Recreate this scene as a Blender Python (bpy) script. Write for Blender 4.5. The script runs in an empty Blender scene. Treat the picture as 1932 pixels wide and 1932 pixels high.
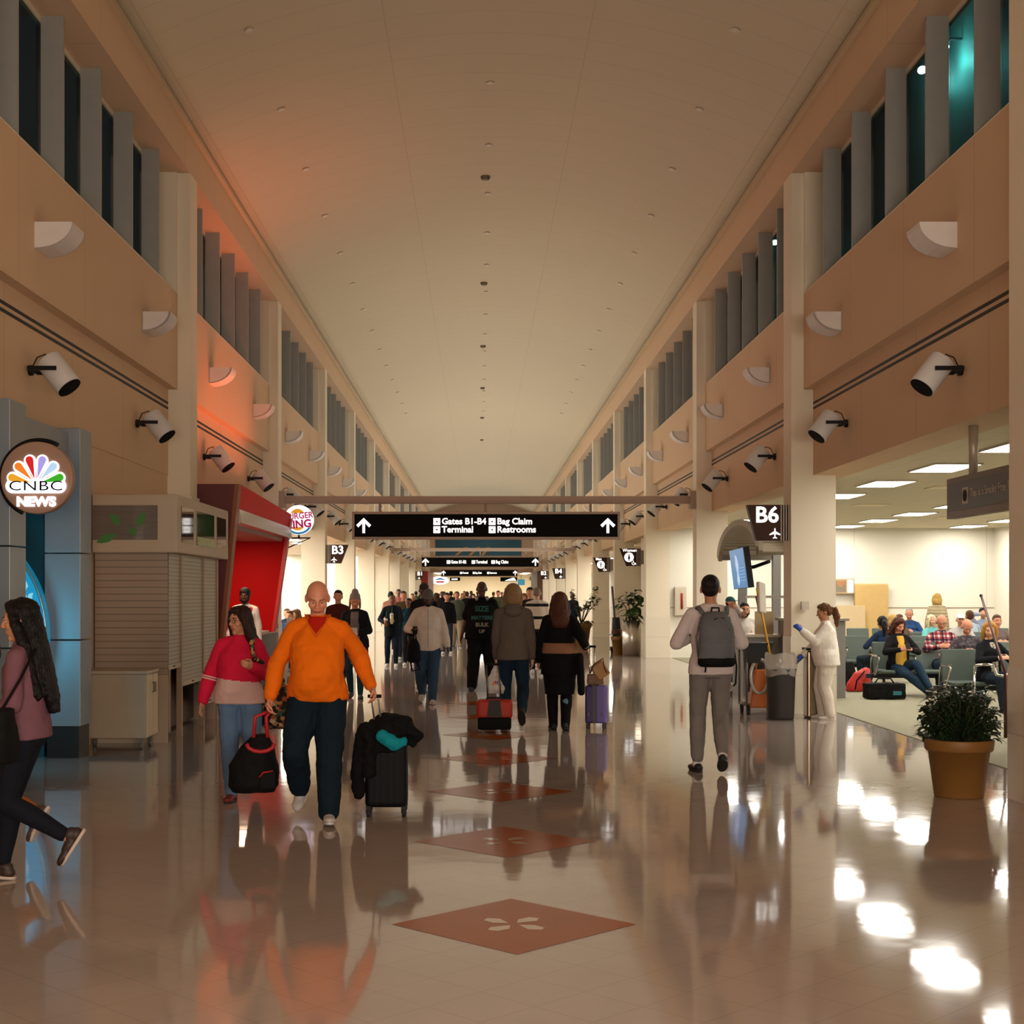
import bpy, bmesh, math, random
from mathutils import Vector, Matrix, Euler, noise
from mathutils.bvhtree import BVHTree
R = math.radians
PI = math.pi
SC = bpy.context.scene
COL = SC.collection
F, VX, VY, CH = 2750.0, 905.0, 1120.0, 1.65      # focal length and vanishing point in photo pixels, eye height

# ---------------------------------------------------------------- camera
cd = bpy.data.cameras.new('camera'); cam = bpy.data.objects.new('camera', cd); COL.objects.link(cam)
cam.location = (0, 0, CH); cam.rotation_euler = (R(90), 0, 0)
cd.sensor_width = 36; cd.lens = F/1932*36
cd.shift_x = (966-VX)/1932; cd.shift_y = (VY-966)/1932
cd.clip_end = 400
SC.camera = cam
# ---------------------------------------------------------------- world, exposure
w = bpy.data.worlds.new('night'); SC.world = w; w.use_nodes = True
w.node_tree.nodes['Background'].inputs[0].default_value = (.006, .010, .012, 1)
w.node_tree.nodes['Background'].inputs[1].default_value = 1.0
SC.view_settings.view_transform = 'Standard'; SC.view_settings.look = 'None'
SC.view_settings.exposure = 0.0; SC.view_settings.gamma = 1
SC.view_settings.use_curve_mapping = False
SC.cycles.max_bounces = 6; SC.cycles.diffuse_bounces = 3; SC.cycles.glossy_bounces = 3
SC.cycles.transmission_bounces = 4; SC.cycles.transparent_max_bounces = 8
SC.cycles.use_adaptive_sampling = True; SC.cycles.adaptive_threshold = .025
SC.cycles.caustics_reflective = False; SC.cycles.caustics_refractive = False
SC.cycles.sample_clamp_indirect = 4.0
# light levels
TROFFER = 31.0                     # emission of a ceiling panel in the gate lounges
WARM = (1.0, .60, .30); NEUT = (1.0, .86, .62)
# added fill lamps with no fixtures, up into and down from the vault, dim beside the camera and brighter down the hall
def area_light(name, loc, sx, sy, power, color, rot):
    l = bpy.data.lights.new(name, 'AREA'); l.shape = 'RECTANGLE'; l.size = sx; l.size_y = sy; l.energy = power; l.color = color
    o = bpy.data.objects.new(name, l); COL.objects.link(o); o.location = loc; o.rotation_euler = rot; return o
for k in range(-1, 13):
    yy = 11.23+.25+8.7*k+4.3
    t = min(1, max(0, (yy-14)/45)); u = min(1, t*1.6)
    area_light('hall_fill', (.15, yy, 3.45), 6.6, 8.4, 9+178*t-50*t*t, (1, .66+.34*u, .52+.42*u), (PI, 0, 0))
    area_light('hall_fill', (.15, yy, 7.92), 8.1, 8.7, 10+30*t, (1, .68+.26*u, .54+.32*u), (0, 0, 0))
area_light('concourse_fill', (1.2, -1.6, 1.75), 5.5, .9, 780, (1, .86, .74), (R(82), 0, 0))      # added fill on the people's fronts, standing in for the concourse behind the camera
for yy in (33, 41.7, 50.4, 59, 72, 90, 106):        # fluorescent light of the lounges further along
    area_light('lounge_light', (-7.2, yy, 3.2), 4, 6, 330, (1, .97, .88), (0, 0, 0))
for yy in (59, 72, 90, 106): area_light('lounge_light', (7.2, yy, 3.2), 4, 6, 330, (1, .97, .88), (0, 0, 0))
area_light('lobby_light', (.2, 123, 3.3), 10, 10, 700, (1, .97, .90), (0, 0, 0))
# ---------------------------------------------------------------- helpers
def P(px, py, Z): return Vector(((px-VX)/F*Z, Z, CH+(VY-py)/F*Z))
def G(px, py):
    Z = CH*F/(py-VY); return Vector(((px-VX)/F*Z, Z, 0))
def lin(h):
    if isinstance(h, str):
        h = h.lstrip('#'); c = [int(h[i:i+2], 16)/255 for i in (0, 2, 4)]
    else: c = [v/255 for v in h]
    return tuple((v/12.92 if v <= .04045 else ((v+.055)/1.055)**2.4) for v in c)+(1,)
MATS = {}
TMP = bpy.data.scenes.new('workbench')            # meshes are worked out here, removed at the end of the script
def evaluated(o):
    TMP.view_layers[0].update(); return o.evaluated_get(TMP.view_layers[0].depsgraph)
def nn(nt, t, **kw):
    n = nt.nodes.new(t)
    for k, v in kw.items():
        if k.startswith('i_'):
            n.inputs[int(k[2:])].default_value = v
        else: setattr(n, k, v)
    return n
def M(name, col='808080', rough=.6, metal=0, bump=0, bs=40, var=.08, vs=6, emit=None, es=0, spec=.5, alpha=1, trans=0, coat=0, stretch=None):
    """procedural principled material: base colour with soft noise variation, noise bump"""
    if name in MATS: return MATS[name]
    m = bpy.data.materials.new(name); m.use_nodes = True; MATS[name] = m
    nt = m.node_tree; b = nt.nodes['Principled BSDF']
    c = lin(col)
    b.inputs['Roughness'].default_value = rough; b.inputs['Metallic'].default_value = metal
    b.inputs['Specular IOR Level'].default_value = spec
    tc = nn(nt, 'ShaderNodeTexCoord')
    src = tc.outputs['Object']
    if stretch:
        mp = nn(nt, 'ShaderNodeMapping'); mp.inputs['Scale'].default_value = stretch
        nt.links.new(src, mp.inputs[0]); src = mp.outputs[0]
    no = nn(nt, 'ShaderNodeTexNoise'); no.inputs['Scale'].default_value = vs; no.inputs['Detail'].default_value = 3
    nt.links.new(src, no.inputs['Vector'])
    mx = nn(nt, 'ShaderNodeMix', data_type='RGBA')
    mx.inputs['A'].default_value = tuple(v*(1-var) for v in c[:3])+(1,)
    mx.inputs['B'].default_value = tuple(min(1, v*(1+var)) for v in c[:3])+(1,)
    nt.links.new(no.outputs['Fac'], mx.inputs['Factor']); nt.links.new(mx.outputs['Result'], b.inputs['Base Color'])
    if bump:
        n2 = nn(nt, 'ShaderNodeTexNoise'); n2.inputs['Scale'].default_value = bs; n2.inputs['Detail'].default_value = 2
        nt.links.new(src, n2.inputs['Vector'])
        bp = nn(nt, 'ShaderNodeBump'); bp.inputs['Strength'].default_value = bump; bp.inputs['Distance'].default_value = .01
        nt.links.new(n2.outputs['Fac'], bp.inputs['Height']); nt.links.new(bp.outputs[0], b.inputs['Normal'])
    if emit is not None:
        b.inputs['Emission Color'].default_value = lin(emit); b.inputs['Emission Strength'].default_value = es
    if alpha < 1: b.inputs['Alpha'].default_value = alpha
    if trans: b.inputs['Transmission Weight'].default_value = trans
    if coat: b.inputs['Coat Weight'].default_value = coat
    return m
def grid_lines(m, axis, period, width, dark=.75, rot=0, offset=0, axis2=None, period2=None, bump=0):
    """adds thin dark joints (object coordinates) to a material"""
    nt = m.node_tree; b = nt.nodes['Principled BSDF']
    tc = nn(nt, 'ShaderNodeTexCoord'); mp = nn(nt, 'ShaderNodeMapping'); mp.inputs['Rotation'].default_value = (0, 0, rot)
    nt.links.new(tc.outputs['Object'], mp.inputs[0])
    sp = nn(nt, 'ShaderNodeSeparateXYZ'); nt.links.new(mp.outputs[0], sp.inputs[0])
    def line(ax, per, off):
        a = nn(nt, 'ShaderNodeMath', operation='ADD'); a.inputs[1].default_value = 1000*per+off
        nt.links.new(sp.outputs[ax], a.inputs[0])
        mo = nn(nt, 'ShaderNodeMath', operation='MODULO'); mo.inputs[1].default_value = per; nt.links.new(a.outputs[0], mo.inputs[0])
        lt = nn(nt, 'ShaderNodeMath', operation='LESS_THAN'); lt.inputs[1].default_value = width; nt.links.new(mo.outputs[0], lt.inputs[0])
        return lt.outputs[0]
    f = line(axis, period, offset)
    if axis2 is not None:
        mxm = nn(nt, 'ShaderNodeMath', operation='MAXIMUM'); nt.links.new(f, mxm.inputs[0]); nt.links.new(line(axis2, period2, offset), mxm.inputs[1]); f = mxm.outputs[0]
    old = b.inputs['Base Color'].links[0].from_socket
    mx = nn(nt, 'ShaderNodeMix', data_type='RGBA', blend_type='MULTIPLY'); mx.inputs['B'].default_value = (dark, dark, dark, 1)
    nt.links.new(f, mx.inputs['Factor']); nt.links.new(old, mx.inputs['A']); nt.links.new(mx.outputs['Result'], b.inputs['Base Color'])
    return m
def stripes(name, cols, axis, edges, period, rough=.8, bump=.3, spec=.3):
    """hard colour bands along an object axis: cols[i] from edges[i] to edges[i+1] (fractions of period)"""
    if name in MATS: return MATS[name]
    m = M(name, 'ffffff', rough, bump=bump, bs=120, var=.02, spec=spec); nt = m.node_tree; b = nt.nodes['Principled BSDF']
    tc = nn(nt, 'ShaderNodeTexCoord'); sp = nn(nt, 'ShaderNodeSeparateXYZ'); nt.links.new(tc.outputs['Object'], sp.inputs[0])
    a = nn(nt, 'ShaderNodeMath', operation='ADD'); a.inputs[1].default_value = 100*period; nt.links.new(sp.outputs[axis], a.inputs[0])
    mo = nn(nt, 'ShaderNodeMath', operation='MODULO'); mo.inputs[1].default_value = period; nt.links.new(a.outputs[0], mo.inputs[0])
    dv = nn(nt, 'ShaderNodeMath', operation='DIVIDE'); dv.inputs[1].default_value = period; nt.links.new(mo.outputs[0], dv.inputs[0])
    cr = nn(nt, 'ShaderNodeValToRGB'); cr.color_ramp.interpolation = 'CONSTANT'
    el = cr.color_ramp.elements
    while len(el) < len(cols): el.new(.5)
    for e, p, c in zip(el, edges, cols): e.position = p; e.color = lin(c)
    nt.links.new(dv.outputs[0], cr.inputs[0]); nt.links.new(cr.outputs[0], b.inputs['Base Color'])
    return m
def speckle(name, base, spots, scale=30, rough=.8):
    """voronoi cells in several colours: floral and patterned cloth"""
    if name in MATS: return MATS[name]
    m = M(name, base, rough, var=.02); nt = m.node_tree; b = nt.nodes['Principled BSDF']
    tc = nn(nt, 'ShaderNodeTexCoord'); v = nn(nt, 'ShaderNodeTexVoronoi'); v.inputs['Scale'].default_value = scale
    nt.links.new(tc.outputs['Object'], v.inputs['Vector'])
    sp = nn(nt, 'ShaderNodeSeparateColor'); nt.links.new(v.outputs['Color'], sp.inputs[0])
    cr = nn(nt, 'ShaderNodeValToRGB'); cr.color_ramp.interpolation = 'CONSTANT'; el = cr.color_ramp.elements
    cols = [base]+spots
    while len(el) < len(cols): el.new(.5)
    for i, (e, c) in enumerate(zip(el, cols)):
        e.position = 0 if i == 0 else .5+.5*(i-1)/len(spots); e.color = lin(c)
    nt.links.new(sp.outputs[0], cr.inputs[0]); nt.links.new(cr.outputs[0], b.inputs['Base Color'])
    return m
def tag(o, label=None, cat=None, group=None, kind=None):
    if label: o['label'] = label
    if cat: o['category'] = cat
    if group: o['group'] = group
    if kind: o['kind'] = kind
    return o
def empty(name, loc=(0, 0, 0), rz=0, label=None, cat=None, group=None, kind=None):
    o = bpy.data.objects.new(name, None); COL.objects.link(o); o.empty_display_size = .1
    o.location = loc; o.rotation_euler = (0, 0, rz)
    return tag(o, label, cat, group, kind)
def copy_tree(o, parent=None):
    c = o.copy(); COL.objects.link(c); c.parent = parent
    for ch in o.children: copy_tree(ch, c)
    return c
class MB:
    def __init__(s): s.bm = bmesh.new(); s.mi = 0; s.sm = []
    def _f(s, vs, smooth=False):
        try: f = s.bm.faces.new(vs)
        except ValueError: return
        f.material_index = s.mi; f.smooth = smooth; return f
    def box(s, a, b, M4=None):
        x0, y0, z0 = [min(p, q) for p, q in zip(a, b)]; x1, y1, z1 = [max(p, q) for p, q in zip(a, b)]
        v = [Vector(p) for p in ((x0,y0,z0),(x1,y0,z0),(x1,y1,z0),(x0,y1,z0),(x0,y0,z1),(x1,y0,z1),(x1,y1,z1),(x0,y1,z1))]
        if M4: v = [M4 @ p for p in v]
        v = [s.bm.verts.new(p) for p in v]
        for q in ((3,2,1,0),(4,5,6,7),(0,1,5,4),(1,2,6,5),(2,3,7,6),(3,0,4,7)): s._f([v[i] for i in q])
        return s
    def cbox(s, c, d, rot=None):
        M4 = Matrix.Translation(c) @ (Euler(rot).to_matrix().to_4x4() if rot else Matrix())
        h = Vector(d)/2
        return s.box(-h, h, M4)
    def rings(s, rs, cap=True, smooth=True, closed=True):
        rv = [[s.bm.verts.new(p) for p in r] for r in rs]
        n = len(rv[0])
        for a, b in zip(rv, rv[1:]):
            for i in range(n if closed else n-1):
                j = (i+1) % n; s._f((a[i], a[j], b[j], b[i]), smooth)
        if cap:
            s._f(rv[0][::-1]); s._f(rv[-1])
        return s
    def loft(s, secs, n=18, M4=None, smooth=True):
        """secs: (centre, rx, ry) ellipses in the xy plane of M4"""
        rs = []
        for c, rx, ry in secs:
            c = Vector(c)
            r = [c+Vector((rx*math.cos(2*PI*i/n), ry*math.sin(2*PI*i/n), 0)) for i in range(n)]
            rs.append([M4 @ p for p in r] if M4 else r)
        return s.rings(rs, smooth=smooth)
    def cyl(s, p0, p1, r0, r1=None, n=14, smooth=True, cap=True):
        p0, p1 = Vector(p0), Vector(p1); r1 = r0 if r1 is None else r1
        d = (p1-p0); 
        if d.length < 1e-6: return s
        q = d.to_track_quat('Z', 'Y')
        e = [q @ Vector((math.cos(2*PI*i/n), math.sin(2*PI*i/n), 0)) for i in range(n)]
        return s.rings([[p0+v*r0 for v in e], [p1+v*r1 for v in e]], cap=cap, smooth=smooth)
    def tube(s, pts, r, n=8, cap=True):
        pts = [Vector(p) for p in pts]; rs = r if isinstance(r, (list, tuple)) else [r]*len(pts)
        rings = []; ref = None
        for i, p in enumerate(pts):
            t = (pts[min(i+1, len(pts)-1)]-pts[max(i-1, 0)]).normalized()
            if ref is None: ref = t.orthogonal().normalized()
            ref = (ref-t*ref.dot(t)).normalized(); bn = t.cross(ref)
            rings.append([p+(ref*math.cos(2*PI*k/n)+bn*math.sin(2*PI*k/n))*rs[i] for k in range(n)])
        return s.rings(rings, cap=cap)
    def sph(s, c, r, rot=None, u=14, v=9):
        if not isinstance(r, (tuple, list, Vector)): r = (r, r, r)
        M4 = Matrix.Translation(c) @ (rot.to_4x4() if isinstance(rot, Matrix) else Euler(rot).to_matrix().to_4x4() if rot else Matrix()) @ Matrix.Diagonal((r[0], r[1], r[2], 1))
        rows = []; nv = s.bm.verts.new
        for i in range(1, v):
            z, q = math.cos(PI*i/v), math.sin(PI*i/v)
            rows.append([nv(M4 @ Vector((q*math.cos(2*PI*k/u), q*math.sin(2*PI*k/u), z))) for k in range(u)])
        t, bt = nv(M4 @ Vector((0, 0, 1))), nv(M4 @ Vector((0, 0, -1)))
        for k in range(u):
            j = (k+1) % u; s._f((t, rows[0][k], rows[0][j]), True); s._f((bt, rows[-1][j], rows[-1][k]), True)
            for A, B in zip(rows, rows[1:]): s._f((A[k], B[k], B[j], A[j]), True)
        return s
    def cap(s, p0, r0, p1, r1):
        """tapered capsule"""
        s.cyl(p0, p1, r0, r1, n=12); s.sph(p0, r0, u=12, v=8); s.sph(p1, r1, u=12, v=8); return s
    def prism(s, poly, thick, M4=None):
        """polygon in the local xz plane, extruded along +y by thick"""
        a = [Vector((p[0], 0, p[1])) for p in poly]; b = [Vector((p[0], thick, p[1])) for p in poly]
        if M4: a = [M4 @ p for p in a]; b = [M4 @ p for p in b]
        return s.rings([a, b], smooth=False)
    def poly(s, pts): s._f([s.bm.verts.new(Vector(p)) for p in pts]); return s
    def fix(s): bmesh.ops.recalc_face_normals(s.bm, faces=s.bm.faces[:]); return s
    def mesh(s, name):
        s.fix(); me = bpy.data.meshes.new(name); s.bm.to_mesh(me); s.bm.free(); return me
    def build(s, name, mats, parent=None, bevel=0, label=None, cat=None, group=None, kind=None, loc=None, rz=0, seg=2):
        me = s.mesh(name)
        for m in (mats if isinstance(mats, (list, tuple)) else [mats]): me.materials.append(m)
        o = bpy.data.objects.new(name, me); COL.objects.link(o); o.parent = parent
        if loc is not None: o.location = loc
        if rz: o.rotation_euler = (0, 0, rz)
        if bevel:
            b = o.modifiers.new('bevel', 'BEVEL'); b.width = bevel; b.segments = seg; b.limit_method = 'ANGLE'; b.angle_limit = R(40)
        return tag(o, label, cat, group, kind)
TEX = {}
def clouds(scale):
    if scale not in TEX:
        t = bpy.data.textures.new('folds', 'CLOUDS'); t.noise_scale = scale; t.noise_depth = 2; TEX[scale] = t
    return TEX[scale]
def soft(mb, name, mat, parent, vox=.01, smooth=6, disp=0, dscale=.12, label=None, s=1.0, **kw):
    """closes overlapping volumes of mb into one continuous smooth surface"""
    me0 = mb.mesh('tmp'); o = bpy.data.objects.new('tmp', me0); TMP.collection.objects.link(o)
    r = o.modifiers.new('r', 'REMESH'); r.mode = 'VOXEL'; r.voxel_size = vox; r.use_smooth_shade = True
    if smooth:
        sm = o.modifiers.new('s', 'SMOOTH'); sm.factor = .5; sm.iterations = smooth
    if disp:
        d = o.modifiers.new('d', 'DISPLACE'); d.texture = clouds(dscale); d.strength = disp; d.mid_level = .5; d.texture_coords = 'LOCAL'
    me = bpy.data.meshes.new_from_object(evaluated(o)); me.name = name
    bpy.data.objects.remove(o); bpy.data.meshes.remove(me0)
    if s != 1: me.transform(Matrix.Scale(s, 4))
    me.polygons.foreach_set('use_smooth', [True]*len(me.polygons))
    me.materials.clear(); me.materials.append(mat)
    ob = bpy.data.objects.new(name, me); COL.objects.link(ob); ob.parent = parent
    return tag(ob, label, **kw)
def text_mesh(s, size, bold=.0, extrude=.002, align='CENTER', sx=1.0, space=1.0):
    c = bpy.data.curves.new('t', 'FONT'); c.body = s; c.size = size; c.align_x = align; c.align_y = 'CENTER'
    c.offset = bold; c.extrude = extrude; c.space_character = space; c.resolution_u = 3
    o = bpy.data.objects.new('t', c); TMP.collection.objects.link(o)
    me = bpy.data.meshes.new_from_object(evaluated(o))
    bpy.data.objects.remove(o); bpy.data.curves.remove(c)
    me.transform(Matrix.Scale(sx, 4, (1, 0, 0)))
    return me
FRONT = Matrix.Rotation(R(90), 4, 'X')          # text in xz plane, read from -y
def text(s, size, mat, M4, parent=None, name='lettering', **kw):
    me = text_mesh(s, size, **kw); me.transform(M4); me.materials.clear(); me.materials.append(mat)
    o = bpy.data.objects.new(name, me); COL.objects.link(o); o.parent = parent; return o
def lamp(kind, loc, power, color, size=.3, rot=(0, 0, 0), parent=None, size_y=None, spot=None, spread=None, name='bulb_light'):
    l = bpy.data.lights.new(name, kind); l.energy = power; l.color = color
    if kind == 'AREA':
        l.size = size
        if spread: l.spread = spread
        if size_y: l.shape = 'RECTANGLE'; l.size_y = size_y
    else: l.shadow_soft_size = size
    if spot: l.spot_size = spot; l.spot_blend = .6
    o = bpy.data.objects.new(name, l); COL.objects.link(o); o.location = loc; o.rotation_euler = rot; o.parent = parent
    return o
# ---------------------------------------------------------------- people
SK = {'pale': M('skin pale', 'd8a184', .55), 'tan': M('skin tan', 'b8805e', .55), 'rosy': M('skin rosy', 'c98668', .55),
      'brown': M('skin brown', '7a4c34', .5), 'dark': M('skin dark', '43281c', .5)}
SKB = {'pale': 'a07a5c', 'tan': '6a4630', 'rosy': '96654c', 'brown': '2c1a12', 'dark': '140c08'}
EYE = M('eye white', 'd8d0c8', .2); IRIS = M('iris', '2a1c14', .2); LIP = M('lip', '8c4a40', .5)
def cloth(col, rough=.85, bump=.15, bs=140, var=.12): return M('cloth '+str(col), col, rough, bump=bump, bs=bs, var=var, vs=9, spec=.15)
def hairm(col): return M('hair '+str(col), col, .5, bump=.8, bs=60, var=.5, vs=30, stretch=(3, 3, .4), spec=.2)
def ik(a, b, l1, l2, pole):
    a, b = Vector(a), Vector(b); d = b-a; L = d.length
    mx = (l1+l2)*.995
    if L > mx: b = a+d*(mx/L); d = b-a; L = mx
    L = max(L, abs(l1-l2)+.02)
    n = d.normalized(); x = (l1*l1-l2*l2+L*L)/(2*L); h = math.sqrt(max(0, l1*l1-x*x))
    p = Vector(pole); p = p-n*p.dot(n)
    if p.length < 1e-4: p = n.orthogonal()
    return a+n*x+p.normalized()*h, b
def hand(mb, wrist, d, nrm, side, curl=.5, k=1.0):
    """palm, four bent fingers of different length and a thumb; d: direction, nrm: palm normal"""
    d = Vector(d).normalized(); nrm = Vector(nrm); nrm = (nrm-d*nrm.dot(d)).normalized(); sd = d.cross(nrm)*side
    mb.cap(wrist, .026*k, wrist+d*.03*k, .028*k)
    rot = Matrix((sd, d, nrm)).transposed()
    mb.sph(wrist+d*.055*k, (.041*k, .052*k, .019*k), rot)
    for i, (o, L) in enumerate(((.03, .066), (.011, .076), (-.009, .07), (-.028, .054))):
        p = wrist+(d*.088+sd*o)*k; a = d; 
        for q, (fl, rr) in enumerate(((.46, .0092), (.32, .0085), (.26, .0075))):
            ang = curl*(.55+.35*q); a = (a*math.cos(ang)+nrm*math.sin(ang)).normalized() if q else (d*math.cos(curl*.6)+nrm*math.sin(curl*.6)).normalized()
            e = p+a*L*fl*k; mb.cap(p, rr*k, e, rr*.93*k); p = e
    t0 = wrist+(d*.028+sd*.03)*k; t1 = t0+(d*.035+sd*.028+nrm*.012)*k
    t2 = t1+(d*.034+sd*(.012-.02*curl)+nrm*(.008+.02*curl))*k
    mb.cap(t0, .0135*k, t1, .0115*k); mb.cap(t1, .0112*k, t2, .0092*k)
def person(label, loc, face=0, H=1.75, g=1.0, fem=False, skin='tan', lean=0, side=0, twist=0, pz=.95, feetL=(-.09, .0, 0), feetR=(.09, 0, 0),
           handL=(-.26, .06, .80), handR=(.26, .06, .80), poleL=(-.3, -1, -.2), poleR=(.3, -1, -.2), curl=(.5, .5), palmL=None, palmR=None, head=(0, 0),
           top='333333', sleeve='long', hem=.86, loose=.018, collar=1.0, hemflare=0, belly=0, bottom='22252c', legloose=.012, leglen=1.0, shoes='dddddd', sole='c8c4bc',
           hair='short', hc='20150f', beard=None, glasses=False, vox=.008, disp=.02, knee=(0, 1, 0), group=None, extra=None, seated=False, bias=(0, 0), topmat=None, botmat=None, sock=None):
    if not seated and pz == .95: pz = .972; s = H/1.772
    else: s = H/1.75
    root = empty('person', loc, R(face), label, 'person', group)
    sm = SK[skin]; J = {}
    W = .93 if fem else 1.0
    Rt = Euler((-R(lean), R(side), R(twist)), 'XYZ').to_matrix()
    pel = Vector((bias[0], bias[1], pz))
    U = lambda x, y, z: pel+Rt @ (Vector((x, y, z))-Vector((0, 0, .95)))
    Mt = Matrix.Translation(pel) @ Rt.to_4x4() @ Matrix.Translation((0, 0, -.95))
    Mp = Matrix.Translation(pel) @ Matrix.Rotation(-R(lean)*.25, 4, 'X') @ Matrix.Translation((0, 0, -.95))
    hw = .172 if not fem else .178
    # joints
    hip = {k: pel+Vector((x, 0, -.03)) for k, x in (('L', -.088), ('R', .088))}
    ft = {'L': feetL, 'R': feetR}; ank = {}; kn = {}
    for k in 'LR':
        f = ft[k]; pit = f[3] if len(f) > 3 else 0
        ank[k] = Vector((f[0], f[1], f[2]+.085)) + Vector((0, -.11*(1-math.cos(R(pit))), .0))
        if pit > 0: ank[k] = Vector((f[0], f[1]+.13*(1-math.cos(R(pit)))-.02*math.sin(R(pit)), f[2]+.085+.13*math.sin(R(pit))))
        kn[k], ank[k] = ik(hip[k], ank[k], .445, .425, Vector(knee)+Vector(((-.12 if k == 'L' else .12), 0, 0)))
    sh = {'L': U(-.172*W, 0, 1.385), 'R': U(.172*W, 0, 1.385)}
    hd = {'L': Vector(handL), 'R': Vector(handR)}; el = {}; wr = {}
    for k, pl in (('L', poleL), ('R', poleR)): el[k], wr[k] = ik(sh[k], hd[k], .285, .255, pl)
    hq = Rt @ Euler((R(head[1]), 0, R(head[0])), 'XYZ').to_matrix()
    hc0 = U(0, .012, 1.615); HS = 1.07; HM = Matrix.Translation(hc0) @ hq.to_4x4() @ Matrix.Scale(HS, 4)
    hq0 = hq
    # ---- body: one continuous mesh
    b = MB()
    b.loft([((0, 0, .86), .13*g, .09*g), ((0, -.01, .93), .168*g, .118*g), ((0, 0, 1.06), (.135 if fem else .142)*g, .1*g), ((0, .006, 1.2), .15*g, .11*g),
            ((0, .006, 1.32), .162*W*g, .115*g), ((0, -.005, 1.385), .155*W, .09), ((0, -.012, 1.435), .085, .062), ((0, -.008, 1.5), .054, .054)], M4=Mt)
    b.cap(U(0, -.014, 1.42), .056, hc0+hq @ Vector((0, -.012, -.06)), .052)
    hs = lambda c, r, rot=None: b.sph(HM @ Vector(c), tuple(v*HS for v in r), hq if rot is None else hq @ Euler(rot).to_matrix())
    hs((0, -.012, .03), (.076, .096, .086)); hs((0, .02, -.035), (.057, .068, .078)); hs((0, .06, -.097), (.024, .022, .02))
    for x in (-1, 1):
        hs((x*.034, .052, -.022), (.03, .03, .03)); hs((x*.077, -.006, -.006), (.011, .02, .032), (0, 0, x*.35)); hs((x*.016, .098, -.026), (.009, .01, .008))
    hp = lambda p, r, q, r2: b.cap(HM @ Vector(p), r, HM @ Vector(q), r2)
    hp((-.034, .076, .025), .013, (.034, .076, .025), .013); hp((0, .086, .016), .009, (0, .106, -.024), .012)
    hp((-.016, .081, -.054), .008, (.016, .081, -.054), .008); hp((-.014, .08, -.064), .008, (.014, .08, -.064), .008)
    for k in 'LR':
        b.cap(hip[k], .088*g, kn[k], .057); b.cap(kn[k], .055, kn[k].lerp(ank[k], .35)+Vector((0, -.012, 0)), .056); b.cap(kn[k].lerp(ank[k], .35), .053, ank[k], .036)
        b.cap(sh[k], .047, el[k], .04); b.cap(el[k], .04, wr[k], .028); b.cap(U(0, -.015, 1.455), .045, sh[k]+Vector((0, 0, .005)), .046)
        f = ft[k]; pit = f[3] if len(f) > 3 else 0; yaw = f[4] if len(f) > 4 else (8 if k == 'L' else -8)
        fm = Matrix.Translation(ank[k]) @ Matrix.Rotation(R(yaw), 4, 'Z') @ Matrix.Rotation(-R(pit), 4, 'X')
        J['fm'+k] = fm
        b.cap(fm @ Vector((0, -.03, -.045)), .032, fm @ Vector((0, .1, -.055)), .026)
        fd = (wr[k]-el[k]).normalized(); pn = (palmL if k == 'L' else palmR) or (1 if k == 'L' else -1, .25, 0)
        hand(b, wr[k], fd, pn, 1 if k == 'R' else -1, curl[0 if k == 'L' else 1], 1.0 if not fem else .92)
        J['wr'+k] = wr[k]; J['hand'+k] = wr[k]+fd*.085
    if extra and 'body' in extra: extra['body'](b, J)
    soft(b, 'body', sm, root, vox, 3, s=s)
    fine = vox < .0145
    # ---- face details
    if fine:
        e = MB()
        for x in (-1, 1): e.sph(HM @ Vector((x*.031, .0745, .004)), (.0115, .0105, .0042), hq, 8, 6)
        e.mi = 1
        for x in (-1, 1): e.sph(HM @ Vector((x*.031, .0815, .004)), (.0062, .005, .0048), hq, 8, 6)
        o = e.build('eyes', [EYE, IRIS], root); o.scale = (s, s, s)
        e = MB()
        for x in (-1, 1): e.cap(HM @ Vector((x*.018, .09, .029)), .0045, HM @ Vector((x*.047, .078, .03)), .0035)
        o = e.build('eyebrows', hairm(hc if hc != 'none' else SKB[skin]), root); o.scale = (s, s, s)
        e = MB().cap(HM @ Vector((-.019, .0855, -.06)), .0055, HM @ Vector((.019, .0855, -.06)), .0055)
        o = e.build('mouth', LIP, root); o.scale = (s, s, s)
    # ---- hair
    h = MB(); hh = lambda c, r, rot=None: h.sph(HM @ Vector(c), tuple(v*HS for v in r), hq if rot is None else hq @ Euler(rot).to_matrix())
    hm = hairm(hc) if hc != 'none' else None
    def lock(pts, rs):
        pts = [HM @ Vector(p) for p in pts]
        for p, q, r1, r2 in zip(pts, pts[1:], rs, rs[1:]): h.cap(p, r1, q, r2)
    has = True; hd_disp = .008
    if hair == 'short': hh((0, -.026, .045), (.083, .097, .086)); hh((0, -.055, .0), (.078, .06, .07)); hh((0, .025, .085), (.06, .05, .035))
    elif hair == 'crop': hh((0, -.028, .042), (.079, .092, .083)); hh((0, -.05, .0), (.074, .058, .065)); hd_disp = .002
    elif hair == 'fringe': hh((0, -.05, -.01), (.066, .052, .055)); hd_disp = .002      # thin ring round a bald head
    elif hair == 'bob':
        hh((0, -.024, .045), (.09, .1, .09)); hh((0, -.06, -.04), (.095, .065, .1)); hh((0, .03, .09), (.065, .05, .035))
        for x in (-1, 1): lock([(x*.07, .02, .06), (x*.088, .015, -.03), (x*.075, .0, -.12)], [.03, .032, .028])
    elif hair in ('long', 'verylong', 'curly'):
        L = {'long': -.30, 'verylong': -.56, 'curly': -.2}[hair]
        hh((0, -.024, .045), (.09, .102, .092)); hh((0, -.06, -.03), (.095, .068, .1)); hh((0, .028, .092), (.066, .052, .036))
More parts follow.
